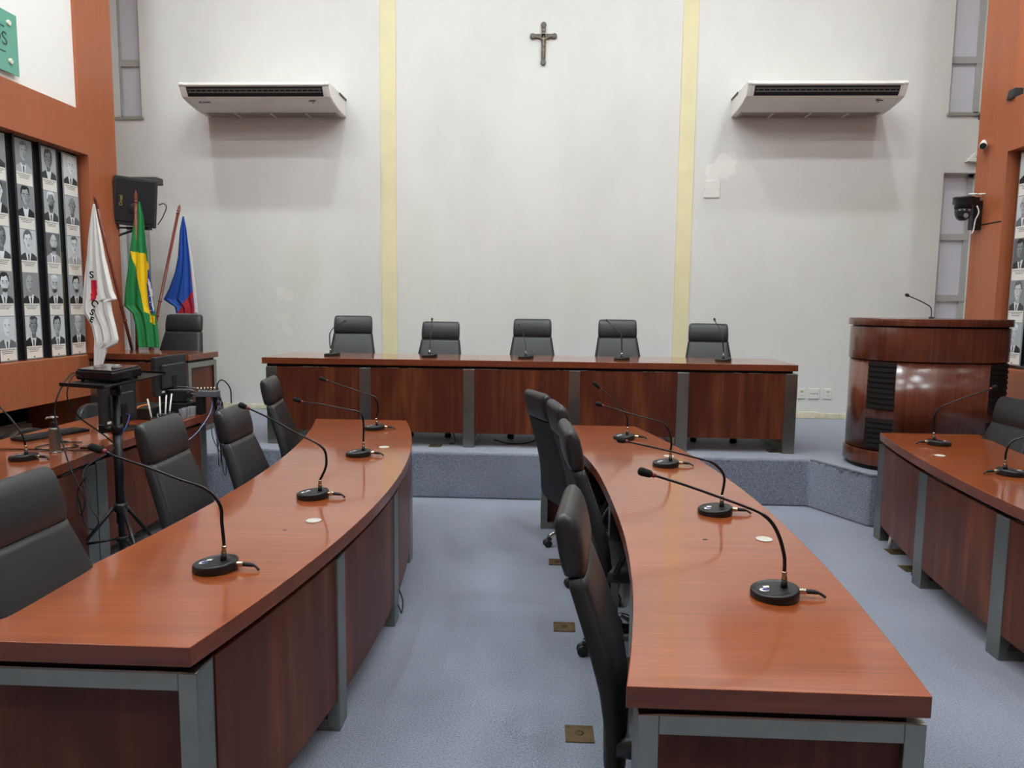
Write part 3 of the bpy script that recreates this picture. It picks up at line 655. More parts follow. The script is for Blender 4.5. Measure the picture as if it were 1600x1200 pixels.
ML, MR, MD = 'microphones on the left curved table', 'microphones on the right curved table', 'microphones on the head table'
microphone('L1', 'gooseneck microphone nearest the camera on the left curved table', ML)
microphone('L2', 'second gooseneck microphone from the camera on the left curved table', ML)
microphone('L3', 'third gooseneck microphone from the camera on the left curved table', ML)
microphone('L4', 'gooseneck microphone at the far end of the left curved table', ML)
microphone('R1', 'gooseneck microphone nearest the camera on the right curved table, blue and white sticker on base', MR)
microphone('R2', 'second gooseneck microphone from the camera on the right curved table', MR)
microphone('R3', 'third gooseneck microphone from the camera on the right curved table', MR)
microphone('R4', 'gooseneck microphone at the far end of the right curved table', MR)
MF = 'microphones on the outer tables'
microphone('F1', 'gooseneck microphone in front of the lectern on the right edge table, leaning right', MF, side=-1)
microphone('F2', 'gooseneck microphone cut by the right edge of the photo', MF, side=-1)
microphone('FL', 'gooseneck microphone on the left edge table beside the soap dispenser', MF)
for k, w in enumerate(['far left', 'second from left', 'middle', 'second from right', 'far right']):
    microphone('D%d' % (k+1), 'thin gooseneck microphone on the head table, %s of five' % w, MD, head_r=.010, emblem=False, plug=False)
# lectern microphone (fixed straight into the lectern top)
c, path, head = MICS['K']
P = [Vector(p) for p in path]; P[0].z = 1.571
t = thing('lectern_microphone', 'slim gooseneck microphone rising from the lectern top', 'microphone', P[0])
mb = MB(); mb.tube(smooth_path(P, 5), .0045, 8); obj('gooseneck', mb, BLACKM, t, tuple(P[0]))
mb = MB(); mb.tube([P[-1], P[-1]+(Vector(head)-P[-1])*.5, Vector(head)], [.008, .014, .012], 10); obj('microphone_head', mb, FOAM, t, tuple(P[0]))
mb = MB(); mb.lathe([(.02, 0), (.02, .008), (.008, .014)], 14); obj('flange', mb, BLACKM, t)

# cable grommets and marks on the table tops
for (x, y, lab) in [(-.927, 2.847, 'round white cable cap on the left curved table between the two nearest microphones'), (-.981, 4.388, 'round white cable cap at the far half of the left curved table'),
                    (.847, 2.753, 'round white cable cap on the right curved table between the two nearest microphones'), (.741, 4.29, 'round white cable cap at the far half of the right curved table'),
                    (2.399, 4.473, 'round white cable cap on the right edge table in front of a microphone')]:
    mb = MB(); mb.lathe([(.030, 0), (.0315, .001), (.031, .0025), (.025, .003), (.0245, .002), (.01, .002)], 28)
    o = obj('cable_cap', mb, mat('grommet_white', (186, 180, 168), .4)); o.location = (x, y, .7605); tag(o, lab, 'cable cap', 'cable caps in the tables')
for (x, w) in [(-.62, .05), (.98, .06)]:
    mb = MB(); mb.lathe([(.030, 0), (.031, .002), (.025, .003)], 20); o = obj('cable_cap', mb, mat('grommet_white', (186, 180, 168), .4)); o.location = (x, 6.45, DZ+.7645)
    tag(o, 'round white cable cap on the head table, %s' % ('left of its centre microphone' if x < 0 else 'right of its centre microphone'), 'cable cap', 'cable caps in the tables')

# floor boxes
for (x, y, z, lab) in [(.155, 2.66, 0, 'brass floor outlet plate nearest the camera in the aisle'), (.12, 3.60, 0, 'brass floor outlet plate in the middle of the aisle by the chairs'), (.10, 4.55, 0, 'brass floor outlet plate farthest down the aisle, partly behind a chair'),
                       (2.40, 4.93, 0, 'brass floor plate under the far end of the right edge table'), (2.34, 4.60, 0, 'small brass floor plate beside the second post of the right edge table'), (2.0, 6.36, DZ, 'brass plate on the platform at the right end of the head table'),
                       (-.95, 6.3, DZ, 'brass plate on the platform under the head table')]:
    t = thing('floor_outlet', lab, 'floor outlet', (x, y, z), 0, 'brass floor outlets')
    mb = MB(); mb.box(-.055, .055, -.055, .055, 0, .005); pl = obj('plate', mb, BRASS, t, bevel=.001)
    mb = MB(); mb.lathe([(.016, .004), (.016, .007), (.01, .0075)], 18)
    for sx in (-1, 1):
        for sy in (-1, 1): mb.lathe([(.004, .004), (.004, .0065)], 8, M=Matrix.Translation((sx*.042, sy*.042, 0)))
    obj('outlet_cap', mb, mat('dark_brass', (80, 66, 44), .5, .7), t)
# ---------------------------------------------------------------- air conditioners
def air_con(x0, x1, label, flip):
    t = thing('air_conditioner', label, 'air conditioner', ((x0+x1)/2, YB, 3.70), 0, 'air conditioners on the back wall')
    w = (x1-x0)/2
    prof = [(0, .0), (-.20, .0), (-.30, .008), (-.48, .03), (-.585, .058), (-.60, .066)]           # underside, (y, z)
    body = [(0, .005), (-.20, .005), (-.30, .012), (-.48, .035), (-.595, .063), (-.62, .10), (-.645, .150), (-.664, .165), (-.660, .185), (-.64, .197), (0, .20)]
    mb = MB(); mb.prism([(y, z) for y, z in body][::-1], -w+.05, w-.05, axis='x'); obj('housing', mb, ACW, t, bevel=.004)
    for s in (-1, 1):
        xa, xb = (-w, -w+.052) if s < 0 else (w-.052, w)
        mb = MB(); mb.prism([(y*1.008, z-.003 if z < .1 else z+.002) for y, z in body][::-1], xa, xb, axis='x'); obj('end_cap', mb, ACW, t, bevel=.014, seg=3)
    # outlet slot: dark recess with louvre blade and fins
    def P(f, k): # along outlet face from bottom (-.597,.066) to top (-.646,.148)
        y = -.597+(-.049)*f; z = .066+.082*f; return (y-.857*k*0-.006*k, z)
    mb = MB(); mb.prism([(-.58, .066), (-.601, .066), (-.627, .100), (-.653, .150), (-.63, .150)][::-1], -w+.075, w-.075, axis='x')
    obj('outlet', mb, DARK, t, label='black air outlet slot')
    mb = MB()
    M = Matrix.Identity(4)
    mb.prism([(-.625, .096), (-.629, .094), (-.638, .105), (-.632, .106)][::-1], -w+.085, w-.085, axis='x')
    mb.prism([(-.640, .122), (-.646, .121), (-.652, .130), (-.646, .131)][::-1], -w+.085, w-.085, axis='x')
    for i in range(24):
        x = -w+.11+(2*w-.22)*i/23; mb.prism([(-.628, .100), (-.634, .102), (-.645, .124), (-.639, .124)][::-1], x-.003, x+.003, axis='x')
    obj('louvre_blade', mb, mat('ac_blade', (104, 104, 100), .5), t)
    mb = MB()
    mb.box(-w+.06, w-.06, -.195, -.02, -.003, .006)
    for i in range(30): mb.box(-w+.08, w-.08, -.19+.0057*i, -.188+.0057*i, -.005, -.002)
    obj('intake_grille', mb, ACG, t)
    mb = MB()
    for k in range(1, 4):
        x = -w+2*w*k/4; mb.box(x-.012, x+.012, -.2, -.01, -.007, -.001)
    obj('grille_clip', mb, ACW, t)
    # lettering on the sloping underside
    y, z = -.545, .0475
    nrm = Vector((0, -.03, -.115)).normalized()
    if not flip:
        M = frameM((-w+.20, -.50, .0325), (1, 0, 0), (0, -.97, .22)); o = text_mb('ELGIN', .045, M, .0008); obj('lettering', o, INK, t, label='small dark brand lettering')
    M = frameM((w-.22, -.52, .036), (1, 0, 0), (0, -.97, .22)); o = MB(); o.box(-.035, .035, .0, .012, -.003, .003, M=M); o.box(-.006, .006, -.035, -.022, -.003, .003, M=M); obj('indicator', o, mat('label_grey', (110, 108, 104), .5), t)
    mb = MB(); mb.box(w-.002, w+.008, -.28, -.02, .172, .195) if not flip else mb.box(-w-.008, -w+.002, -.28, -.02, .172, .195)
    obj('wall_bracket', mb, BLACKM, t)
    return t
air_con(-3.84, -2.26, 'white air conditioner on the back wall above the flags, left unit', False)
air_con(1.985, 3.56, 'white air conditioner on the back wall above the lectern side, right unit', True)

# ---------------------------------------------------------------- crucifix
t = thing('crucifix', 'dark metal crucifix hanging high on the back wall', 'crucifix', (-.072, YB-.012, 4.26))
mb = MB()
mb.box(-.024, .024, -.008, .012, .03, .405); mb.box(-.105, .105, -.008, .012, .275, .32)
for (x, z) in [(0, .415), (0, .02), (-.118, .297), (.118, .297)]:
    mb.lathe([(.024, -.010), (.030, -.004), (.030, .010), (.024, .012)], 18, M=frameM((x, 0, z), (1, 0, 0), (0, 0, 1)))
    sx = 1 if x > 0 else -1
obj('cross', mb, BRONZE, t, bevel=.003)
# figure: one continuous body
def skin_figure(verts, edges, radii, name, m, parent, loc=(0, 0, 0), sub=1):
    me = bpy.data.meshes.new(name); me.from_pydata(verts, edges, []); me.materials.append(m)
    o = bpy.data.objects.new(name, me); COL.objects.link(o); o.parent = parent; o.location = loc
    md = o.modifiers.new('skin', 'SKIN'); md.use_smooth_shade = True
    for i, r in enumerate(radii): me.skin_vertices[0].data[i].radius = (r, r)
    me.skin_vertices[0].data[0].use_root = True
    s = o.modifiers.new('sub', 'SUBSURF'); s.levels = sub; s.render_levels = sub
    return o
fy = -.02
V = [(0, fy, .20), (0, fy-.002, .235), (0, fy-.004, .262), (0, fy-.006, .275), (0, fy-.008, .295), (-.03, fy-.002, .268), (-.062, fy+.004, .282), (-.095, fy+.008, .297), (.03, fy-.002, .268), (.062, fy+.004, .282), (.095, fy+.008, .297),
     (-.008, fy-.006, .165), (-.006, fy-.012, .13), (-.003, fy-.004, .085), (0, fy-.006, .066), (.008, fy-.006, .165), (.006, fy-.012, .13), (.004, fy-.004, .085), (.002, fy-.006, .066)]
E_ = [(0, 1), (1, 2), (2, 3), (3, 4), (2, 5), (5, 6), (6, 7), (2, 8), (8, 9), (9, 10), (0, 11), (11, 12), (12, 13), (13, 14), (0, 15), (15, 16), (16, 17), (17, 18)]
skin_figure(V, E_, [.013, .012, .014, .006, .011, .007, .005, .0045, .007, .005, .0045, .008, .006, .0045, .004, .008, .006, .0045, .004], 'figure', BRONZE2, t)
mb = MB(); mb.box(-.012, .012, -.016, -.006, .35, .365); obj('name_plate', mb, BRONZE2, t)

# ---------------------------------------------------------------- wall fittings
def wall_plate(name, label, cat, x, z, w, h, grp, kind):
    t = thing(name, label, cat, (x, YB, z), 0, grp)
    mb = MB(); mb.box(-w/2, w/2, -.014, 0, -h/2, h/2); obj('cover_plate', mb, WHITEP, t, bevel=.004)
    mb = MB()
    if kind == 'outlet':
        mb.box(-.018, .018, -.016, -.013, .012, .034); obj('switch_button', mb, mat('yellowed_plastic', (190, 184, 130), .5), t)
        m2 = MB()
        for dx in (-.011, .011): m2.lathe([(.004, 0), (.004, .0025)], 8, M=frameM((dx, -.014, -.022), (1, 0, 0), (0, 0, 1)))
        obj('socket_hole', m2, DARK, t)
    elif kind == 'double':
        for dx in (-.036, .036): mb.lathe([(.006, 0), (.006, .003)], 10, M=frameM((dx, -.014, 0), (1, 0, 0), (0, 0, 1)))
        mb.box(-.018, .018, -.0155, -.0135, -.003, .003)
        obj('screw', mb, mat('screw_grey', (90, 90, 88), .5, .5), t)
    else:
        for dx in (-w/2+.01, w/2-.01): mb.lathe([(.004, 0), (.004, .003)], 8, M=frameM((dx, -.014, 0), (1, 0, 0), (0, 0, 1)))
        obj('screw', mb, mat('screw_grey', (90, 90, 88), .5, .5), t)
wall_plate('wall_outlet', 'narrow white wall outlet next to the head table end, left of three plates', 'wall outlet', 2.902, .682, .075, .118, 'white wall plates near the floor', 'outlet')
wall_plate('wall_plate', 'square white wall plate with two screws, middle of three plates', 'wall plate', 3.04, .682, .12, .118, 'white wall plates near the floor', 'double')
wall_plate('wall_outlet', 'narrow white wall outlet next to the lectern, right of three plates', 'wall outlet', 3.19, .682, .078, .118, 'white wall plates near the floor', 'outlet')
wall_plate('junction_box', 'square white junction box on the back wall below the pale filler patch', 'junction box', 1.81, 2.932, .175, .18, None, 'box')

# ---------------------------------------------------------------- wall speaker
t = thing('wall_speaker', 'black loudspeaker on a bracket beside the left timber pillar', 'loudspeaker', (-4.12, 7.34, 2.375), math.radians(0))
M = Matrix.Translation((0, 0, .25)) @ Matrix.Rotation(math.radians(20), 4, 'Z') @ Matrix.Rotation(math.radians(6), 4, 'X') @ Matrix.Rotation(math.radians(5), 4, 'Y')
mb = MB(); mb.prism([(-.195, -.17), (.195, -.17), (.15, .15), (-.15, .15)], -.235, .235, M=M)
obj('cabinet', mb, mat('speaker_shell', (44, 44, 46), .6, bump=(120, .4)), t, bevel=.012, seg=3)
mb = MB(); mb.box(-.172, .172, -.178, -.168, -.20, .21, M=M); g = obj('grille', mb, mat('speaker_grille', (20, 21, 27), .7, bump=(400, .5)), t, bevel=.004)
mb = MB(); mb.lathe([(.055, 0), (.05, .004), (.02, .006)], 24, M=M @ frameM((-.01, -.176, -.07), (1, 0, 0), (0, 0, 1))); obj('driver', mb, mat('cone_black', (30, 31, 36), .5), t)
o = text_mb('Oneal', .042, M @ frameM((-.125, -.1795, 0), (0, 0, 1), (-1, 0, 0)), .001); obj('lettering', o, GOLD, t, label='small gold brand lettering running upwards')
mb = MB(); mb.box(-.12, .10, -.02, .06, -.02, .0); mb.tube([(.0, 0, -.01), (-.12, -.12, -.08), (-.18, -.2, -.13)], .012, 8); mb.box(-.195, -.175, -.30, -.17, -.17, .0)
mb.tube([(-.18, -.2, -.02), (.05, -.05, -.01)], .010, 8)
obj('bracket', mb, BLACKM, t, bevel=.002)
mb = MB(); mb.box(-.165, .14, .1, .24, .45, .52); obj('rear_box', mb, mat('rear_box_grey', (66, 63, 60), .6), t, bevel=.006)
mb = MB(); mb.tube(smooth_path([(.16, .1, .24), (.22, .08, .25), (.245, .08, .21), (.20, .08, .11), (.15, .08, .04)], 5), .005, 6); obj('cable', mb, RUBBER, t)

# ---------------------------------------------------------------- flags
def inpoly(x, y, P):
    c = False; n = len(P)
    for i in range(n):
        x1, y1 = P[i]; x2, y2 = P[(i+1) % n]
        if (y1 > y) != (y2 > y) and x < (x2-x1)*(y-y1)/(y2-y1)+x1: c = not c
    return c
def row_at(rows, z):
    for a, b in zip(rows, rows[1:]):
        if a[2] >= z >= b[2]:
            k = (a[2]-z)/(a[2]-b[2]+1e-9); return a[0]+(b[0]-a[0])*k, a[1]+(b[1]-a[1])*k
    r = rows[0] if z > rows[0][2] else rows[-1]; return r[0], r[1]
def cloth(name, rows, Y, regions, mats, parent, amp=.03, nf=3.2, ph=0, nu=56, nv=150, off=(0, 0, 0), thick=.003, kk=2):
    z0, z1 = rows[0][2], rows[-1][2]; mb = MB(); vs = []
    for j in range(nv+1):
        z = z0+(z1-z0)*j/nv; l, r = row_at(rows, z)
        for i in range(nu+1):
            u = i/nu; x = l+(r-l)*u; w = min(1, (r-l)/.2)
            d = amp*w*(math.sin(2*math.pi*nf*u+ph+1.1*(j/nv)) + .35*math.sin(2*math.pi*nf*2.1*u+ph*kk-2*(j/nv)))
            vs.append((x, Y+d, z))
    fs = []; ms = []
    for j in range(nv):
        for i in range(nu):
            a = j*(nu+1)+i; fs.append((a, a+1, a+nu+2, a+nu+1))
            cx = (vs[a][0]+vs[a+nu+2][0])/2; cz = (vs[a][2]+vs[a+nu+2][2])/2; mi = 0
            for k, P in regions:
                if inpoly(cx, cz, P): mi = k
            ms.append(mi)
    mb.v = vs; mb.f = fs; mb.m = ms; mb.sm = [True]*len(fs); mb.flat = True
    o = obj(name, mb, mats, parent, off)
    s = o.modifiers.new('solid', 'SOLIDIFY'); s.thickness = thick; s.offset = 0
    return o
def flag(label, rows, Y, regions, mats, pole, **kw):
    top, bot = Vector(pole[0]), Vector(pole[1]); d = (top-bot).normalized()
    k = (bot.z-(DZ+.12))/d.z; bot = bot-d*k
    t = thing('flag', label, 'flag', tuple(bot), 0, 'flags on leaning poles'); off = tuple(bot)
    mb = MB(); mb.tube([bot, top-d*.12], .015, 12)
    for f in (.45, .52):
        q = bot+(top-bot)*f; mb.tube([q-d*.012, q-d*.006, q+d*.006, q+d*.012], [.0155, .021, .021, .0155], 12)
    obj('flag_pole', mb, POLEW, t, off)
    q = top-d*.12
    mb = MB(); mb.tube([q, q+d*.01, q+d*.02, q+d*.03, q+d*.045, q+d*.055, q+d*.075, q+d*.12], [.014, .022, .014, .012, .021, .012, .016, .002], 12); obj('finial', mb, POLEW, t, off)
    cloth('flag_cloth', rows, Y, regions, mats, t, off=off, **kw)
    return t, off
tw, offw = flag('white flag with black lettering and red triangle against the left timber pillar', FLAG_W, 6.47, [(1, FW_RED)], [FLAGWH, FLAGRED], POLE_W, amp=.012, nf=3.0, ph=.5)
(sx, sz) = FW_S[0]
for (txt, x, z, ang, s) in [('S', FW_S[0][0], FW_S[0][1]+.0, 0, .075), ('C', FW_C[0][0], FW_C[0][1], -50, .075), ('S', FW_S2[0][0], FW_S2[0][1], -28, .07), ('E', FW_S2[0][0]-.008, FW_S2[0][1]-.065, -20, .06)]:
    a = math.radians(ang); M = frameM((x, 6.436, z), (math.cos(a), 0, math.sin(a)), (-math.sin(a), 0, math.cos(a)))
    o = text_mb(txt, s*1.12, M, .001, .0028)
    for i, v in enumerate(o.v): o.v[i] = (v[0], v[1], v[2])
    obj('lettering', o, INK, tw, offw, label='black letter printed on the flag')
tb, offb = flag('green flag with yellow diamond and starry blue globe, in the middle of three', FLAG_B, 7.09, [(1, FB_Y), (2, FB_B), (3, FB_W)], [FLAGGR, FLAGYE, FLAGBL, FLAGWH], POLE_B, amp=.010, nf=2.4, ph=2.2)
mb = MB()
for (x, z) in [(-3.892, 1.69), (-3.889, 1.545), (-3.878, 1.60), (-3.893, 1.625)]: mb.lathe([(.006, 0), (.006, .002)], 8, M=frameM((x, 7.072, z), (1, 0, 0), (0, 0, 1)))
obj('star', mb, FLAGWH, tb, offb)
tr, offr = flag('blue and red flag with white edge, leaning right in front of the bare wall', FLAG_R, 7.86, [(1, FR_RED)], [FLAGB2, FLAGR2], POLE_R, amp=.012, nf=2.5, ph=1.0)
cloth('white_band', FLAG_R2, 7.89, [], [FLAGWH], tr, amp=.006, nf=1.2, off=offr, nu=10, nv=60)
t = thing('flag_stand', 'low wooden stand holding the three flag poles behind the side desk', 'flag stand', (-4.12, 7.42, DZ))
mb = MB(); mb.prism(ell(.15, .24, 24), 0, .10, smooth=True); obj('stand_base', mb, POLEW, t)

# ---------------------------------------------------------------- green plaque (upper left)
t = thing('glass_plaque', 'green glass plaque with dark lettering at the top left corner', 'sign', (PL+.005, 5.4, 3.42))
off = (PL+.005, 5.4, 3.42)
# right edge at y 5.90, z 3.42..3.89
mb = MB(); mb.box(PL+.002, PL+.012, 4.85, 5.895, 3.41, 3.875); obj('glass_sheet', mb, GREENG, t, off, bevel=.001)
for (y, z) in [(5.80, 3.79), (5.80, 3.50), (4.95, 3.79), (4.95, 3.50)]:
    mb = MB(); mb.lathe([(.022, -.03), (.022, .012), (.018, .016)], 16, M=frameM((PL+.01, y, z), (0, 1, 0), (0, 0, 1)))
    obj('standoff', mb, mat('pale_standoff', (222, 218, 196), .4), t, off)
mb = MB(); mb.box(PL+.012, PL+.0135, 5.0, 5.755, 3.742, 3.752); mb.box(PL+.012, PL+.0135, 5.0, 5.755, 3.552, 3.562); obj('rule_line', mb, mat('plaque_ink', (24, 62, 58), .4), t, off)
o = text_mb('OS', .145, frameM((PL+.0125, 5.69, 3.652), (0, 1, 0), (0, 0, 1)), .0006); obj('lettering', o, MAT['plaque_ink'], t, off)

# ---------------------------------------------------------------- portrait boards in the wall niches
GR = [mat('print_grey_%d' % i, (g, g+4, g+7), .35) for i, g in enumerate((24, 58, 100, 140, 174, 204, 226))]
CAPT = mat('caption_card', (232, 228, 220), .5)
def portrait_mb(O, ey, sgx, w, h, rng, style):
    """flat black-and-white print; O = lower corner, ey = +-1 direction along y that reads left-to-right, print faces sgx"""
    mb = MB()
    lvl = [0]
    def pl(pts, mi):
        lvl[0] += 1
        if lvl[0] > 1: pts = [(min(1, max(0, .5+(u-.5)*1.16)), min(1, max(0, v*1.1))) for u, v in pts]
        d = .0012+lvl[0]*.00035
        mb.poly([(O[0]+sgx*d, O[1]+ey*(u*w), O[2]+v*h) for u, v in (pts if True else pts)], mi)
    def el(cx, cy, rx, ry, mi, a0=0, a1=360, n=20): pl([(cx+rx*math.cos(math.radians(a0+(a1-a0)*i/n)), cy+ry*math.sin(math.radians(a0+(a1-a0)*i/n))) for i in range(n if a1-a0 == 360 else n+1)], mi)
    bg = rng.choice([2, 3, 4, 5]); skin = rng.choice([4, 5, 5, 3, 6]) if bg != 5 else rng.choice([3, 4, 6, 5]); 
    if skin == bg: skin = min(6, skin+1)
    suit = rng.choice([0, 0, 1, 1, 2, 4]); hair = rng.choice([0, 0, 1, 2, 6])
    pl([(0, 0), (1, 0), (1, 1), (0, 1)], bg)
    cx = .5+rng.uniform(-.05, .05); dy = rng.uniform(-.02, .03); BIG = 1.14
    pl([(.06, 0), (.94, 0), (.92, .14+dy), (.8, .2+dy), (.62, .27+dy), (.38, .27+dy), (.2, .2+dy), (.08, .14+dy)], suit)
    pl([(.42, 0), (.58, 0), (.66, .27+dy), (.34, .27+dy)], 6)
    if style != 'blouse': pl([(.475, 0), (.525, 0), (.535, .17), (.5, .21), (.465, .17)], 0)
    pl([(cx-.1, .22+dy), (cx+.1, .22+dy), (cx+.11, .42+dy), (cx-.11, .42+dy)], max(0, skin-1))
    if style in ('full', 'blouse'): el(cx, .66+dy, .235, .275 if style == 'full' else .32, hair)
    if style == 'bald': hair = 3
    for s in (-1, 1): el(cx+s*.2, .6+dy, .03, .055, max(0, skin-1), n=10)
    el(cx, .6+dy, .19, .26, skin)
    pl([(cx+.02, .36+dy), (cx+.12, .40+dy), (cx+.185, .56+dy), (cx+.18, .7+dy), (cx+.12, .8+dy), (cx+.10, .6+dy)], max(0, skin-1))
    if style in ('full', 'side', 'blouse'): pl([(cx-.2, .66+dy), (cx-.17, .80+dy), (cx-.05, .78+dy), (cx+.1, .82+dy), (cx+.17, .76+dy), (cx+.205, .64+dy), (cx+.2, .83+dy), (cx+.1, .92+dy), (cx-.08, .93+dy), (cx-.18, .86+dy)], hair)
    for s in (-1, 1):
        pl([(cx+s*.035, .655+dy), (cx+s*.135, .66+dy), (cx+s*.13, .68+dy), (cx+s*.04, .674+dy)], 1)
        el(cx+s*.082, .617+dy, .032, .014, 6 if skin < 6 else 5, n=10); el(cx+s*.082, .617+dy, .014, .014, 0, n=8)
    pl([(cx-.012, .62+dy), (cx+.018, .62+dy), (cx+.036, .525+dy), (cx-.03, .52+dy)], max(0, skin-1))
    pl([(cx-.07, .452+dy), (cx, .464+dy), (cx+.07, .452+dy), (cx, .436+dy)], 2)
    if rng.random() < .4: pl([(cx-.075, .475+dy), (cx-.02, .50+dy), (cx+.02, .50+dy), (cx+.075, .475+dy), (cx, .488+dy)], 0)
    if rng.random() < .2: pl([(cx-.15, .5+dy), (cx-.08, .44+dy), (cx+.08, .44+dy), (cx+.15, .5+dy), (cx+.1, .37+dy), (cx, .335+dy), (cx-.1, .37+dy)], 1)
    if rng.random() < .35:
        for s in (-1, 1):
            for (a, b, c, d) in ((.03, .145, .645, .652), (.03, .145, .585, .592), (.03, .037, .585, .652), (.138, .145, .585, .652)):
                pl([(cx+s*a, c+dy), (cx+s*b, c+dy), (cx+s*b, d+dy), (cx+s*a, d+dy)], 0)
    mb.flat = True
    return mb
def portrait_board(X, sgx, ya, yb, z0, z1, label, grp, seed, rows=5):
    rng = random.Random(seed)
    t = thing('portrait_board', label, 'portrait board', (X, (ya+yb)/2, z0), 0, grp); off = (X, (ya+yb)/2, z0)
    mb = MB(); mb.box(min(X, X-sgx*.006), max(X, X-sgx*.006), ya, yb, z0, z1, 0); obj('acrylic_sheet', mb, ACRYL, t, off)
    ey = 1 if sgx > 0 else -1
    h = (z1-z0-.02)/rows; e = .012
    sty = ['bald', 'side', 'full', 'side', 'blouse', 'full']
    for k in range(rows):
        zt = z1-.01-h*k; w = (yb-ya)-2*e
        y0 = ya+e if ey > 0 else yb-e
        mb = portrait_mb((X, y0, zt-h*.72), ey, sgx, w, h*.70, rng, sty[(k+seed) % 6]); p = obj('portrait', mb, GR, t, off)
        mb = MB(); c0, c1 = zt-h, zt-h*.72
        mb.poly([(X+sgx*.0012, ya+e, c0), (X+sgx*.0012, yb-e, c0), (X+sgx*.0012, yb-e, c1), (X+sgx*.0012, ya+e, c1)], 0)
        for j in range(3):
            zl = c1-.016-.014*j; m_ = (.012, .035, .045)[j]
            y = ya+e+m_
            while y < yb-e-m_-.006:
                l = rng.uniform(.008, .026); y2 = min(y+l, yb-e-m_)
                mb.poly([(X+sgx*.0018, y, zl-.003), (X+sgx*.0018, y2, zl-.003), (X+sgx*.0018, y2, zl+.003), (X+sgx*.0018, y, zl+.003)], 1); y = y2+.004
        mb.flat = True
        obj('caption', mb, [CAPT, mat('caption_ink', (120, 116, 112), .6)], t, off)
    mb = MB()
    for z in (z0+.02, z1-.02): mb.lathe([(.006, 0), (.005, .004)], 10, M=frameM((X+sgx*.001, (ya+yb)/2, z), (0, sgx, 0), (0, 0, 1)))
    obj('screw', mb, mat('screw_dark', (50, 46, 42), .4, .6), t, off)
XN = PL-.095; k = XN/-4.38
GL, GRT = 'portrait boards on the left wall', 'portrait boards on the right wall'
for i, (a, b, lab) in enumerate([(6.585, 6.80, 'tall board of five black-and-white portraits, rightmost on the left wall beside the white flag'), (6.290, 6.505, 'tall board of five black-and-white portraits, second from the right on the left wall'),
                          (5.972, 6.195, 'tall board of five black-and-white portraits, third from the right on the left wall'), (5.662, 5.885, 'tall board of five portraits cut by the left edge of the photo')]):
    portrait_board(XN, 1, a*k-.012, b*k-.012, 1.137, 2.955, lab, GL, 11+i*5)
XM = PR+.09
for i, (a, b, lab) in enumerate([(6.40, 6.62, 'tall board of five black-and-white portraits on the right wall beside the timber pillar'), (6.08, 6.30, 'tall board of portraits at the extreme right edge of the photo')]):
    portrait_board(XM, -1, a, b, 1.17, 2.985, lab, GRT, 41+i*3)
# dark mullions between the boards
for i, y in enumerate([6.225, 5.91, 5.61]):
    mb = MB(); mb.box(PL-.115, PL-.085, y-.012, y+.012, 1.13, 2.975); struct('trim_%d' % (5+i), mb, mat('mullion_black', (30, 30, 32), .3))

# ---------------------------------------------------------------- cameras and fittings on the right pillar
t = thing('dome_camera', 'black dome security camera on a bracket at the right timber pillar', 'security camera', (3.86, 6.98, 2.40)); off = (3.86, 6.98, 2.40)
mb = MB(); mb.box(3.87, 3.95, 6.96, 7.04, 2.37, 2.63); mb.box(3.72, 3.92, 6.955, 7.045, 2.60, 2.66); br = obj('bracket', mb, BLACKM, t, off, bevel=.006)
mb = MB(); mb.lathe([(.088, .0), (.088, -.012), (.08, -.03), (.074, -.06), (.072, -.10)], 26, M=Matrix.Translation((3.77, 6.95, 2.655))); obj('camera_housing', mb, BLACKP, t, off)
mb = MB(); mb.lathe([(.068, -.10), (.069, -.13), (.062, -.165), (.045, -.195), (.02, -.21)], 26, M=Matrix.Translation((3.77, 6.95, 2.655))); dm = obj('camera_dome', mb, GLASSB, t, off)
mb = MB()
for dx in (-.022, .022): mb.lathe([(.010, 0), (.009, .004)], 12, M=frameM((3.768+dx, 6.882, 2.535), (1, 0, 0), (0, 0, 1)))
mb.lathe([(.022, 0), (.018, .006)], 16, M=frameM((3.765, 6.885, 2.485), (1, 0, 0), (0, 0, 1))); obj('lens', mb, mat('lens_grey', (120, 122, 128), .2), t, off)
mb = MB()
for (cx, cy) in ((3.86, 6.97), (3.945, 6.97)):
    mb.tube([(cx+.035*math.cos(a), cy+.03*math.sin(a), 2.685) for a in [2*math.pi*i/20 for i in range(21)]], .006, 6)
obj('cable_loop', mb, WHITEP, t, off, label='coiled white cable')
mb = MB(); mb.tube(smooth_path([(3.885, 6.94, 2.58), (3.90, 6.93, 2.52), (3.875, 6.93, 2.45), (3.865, 6.93, 2.36), (3.85, 6.93, 2.33)], 5), .006, 6); obj('cable', mb, WHITEP, t, off)
t = thing('bullet_camera', 'small white bullet security camera high on the right timber pillar', 'security camera', (3.93, 7.05, 3.09)); off = (3.93, 7.05, 3.09)
mb = MB(); mb.lathe([(.035, 0), (.035, .012), (.02, .02)], 18, M=frameM((3.95, 7.02, 3.14), (0, 0, 1), (0, 1, 0))); mb.tube([(3.945, 7.02, 3.14), (3.92, 7.0, 3.12)], .014, 10); obj('camera_mount', mb, WHITEP, t, off)
d = Vector((-.45, -.75, -.25)).normalized(); a = Vector((3.935, 7.0, 3.13))
mb = MB(); mb.tube([a, a+d*.015, a+d*.11, a+d*.125], [.02, .03, .032, .030], 16); obj('camera_body', mb, WHITEP, t, off)
mb = MB(); mb.tube([a+d*.122, a+d*.13], .027, 16); obj('lens', mb, DARK, t, off)
t = thing('router_box', 'small white wireless box in the corner above the right window', 'wireless box', (4.57, YB, 3.22)); off = (4.57, YB, 3.22)
mb = MB(); mb.prism([(4.50, 3.23), (4.66, 3.22), (4.66, 3.33), (4.60, 3.33)], YB-.06, YB, axis='y'); obj('box_body', mb, WHITEP, t, off, bevel=.006)
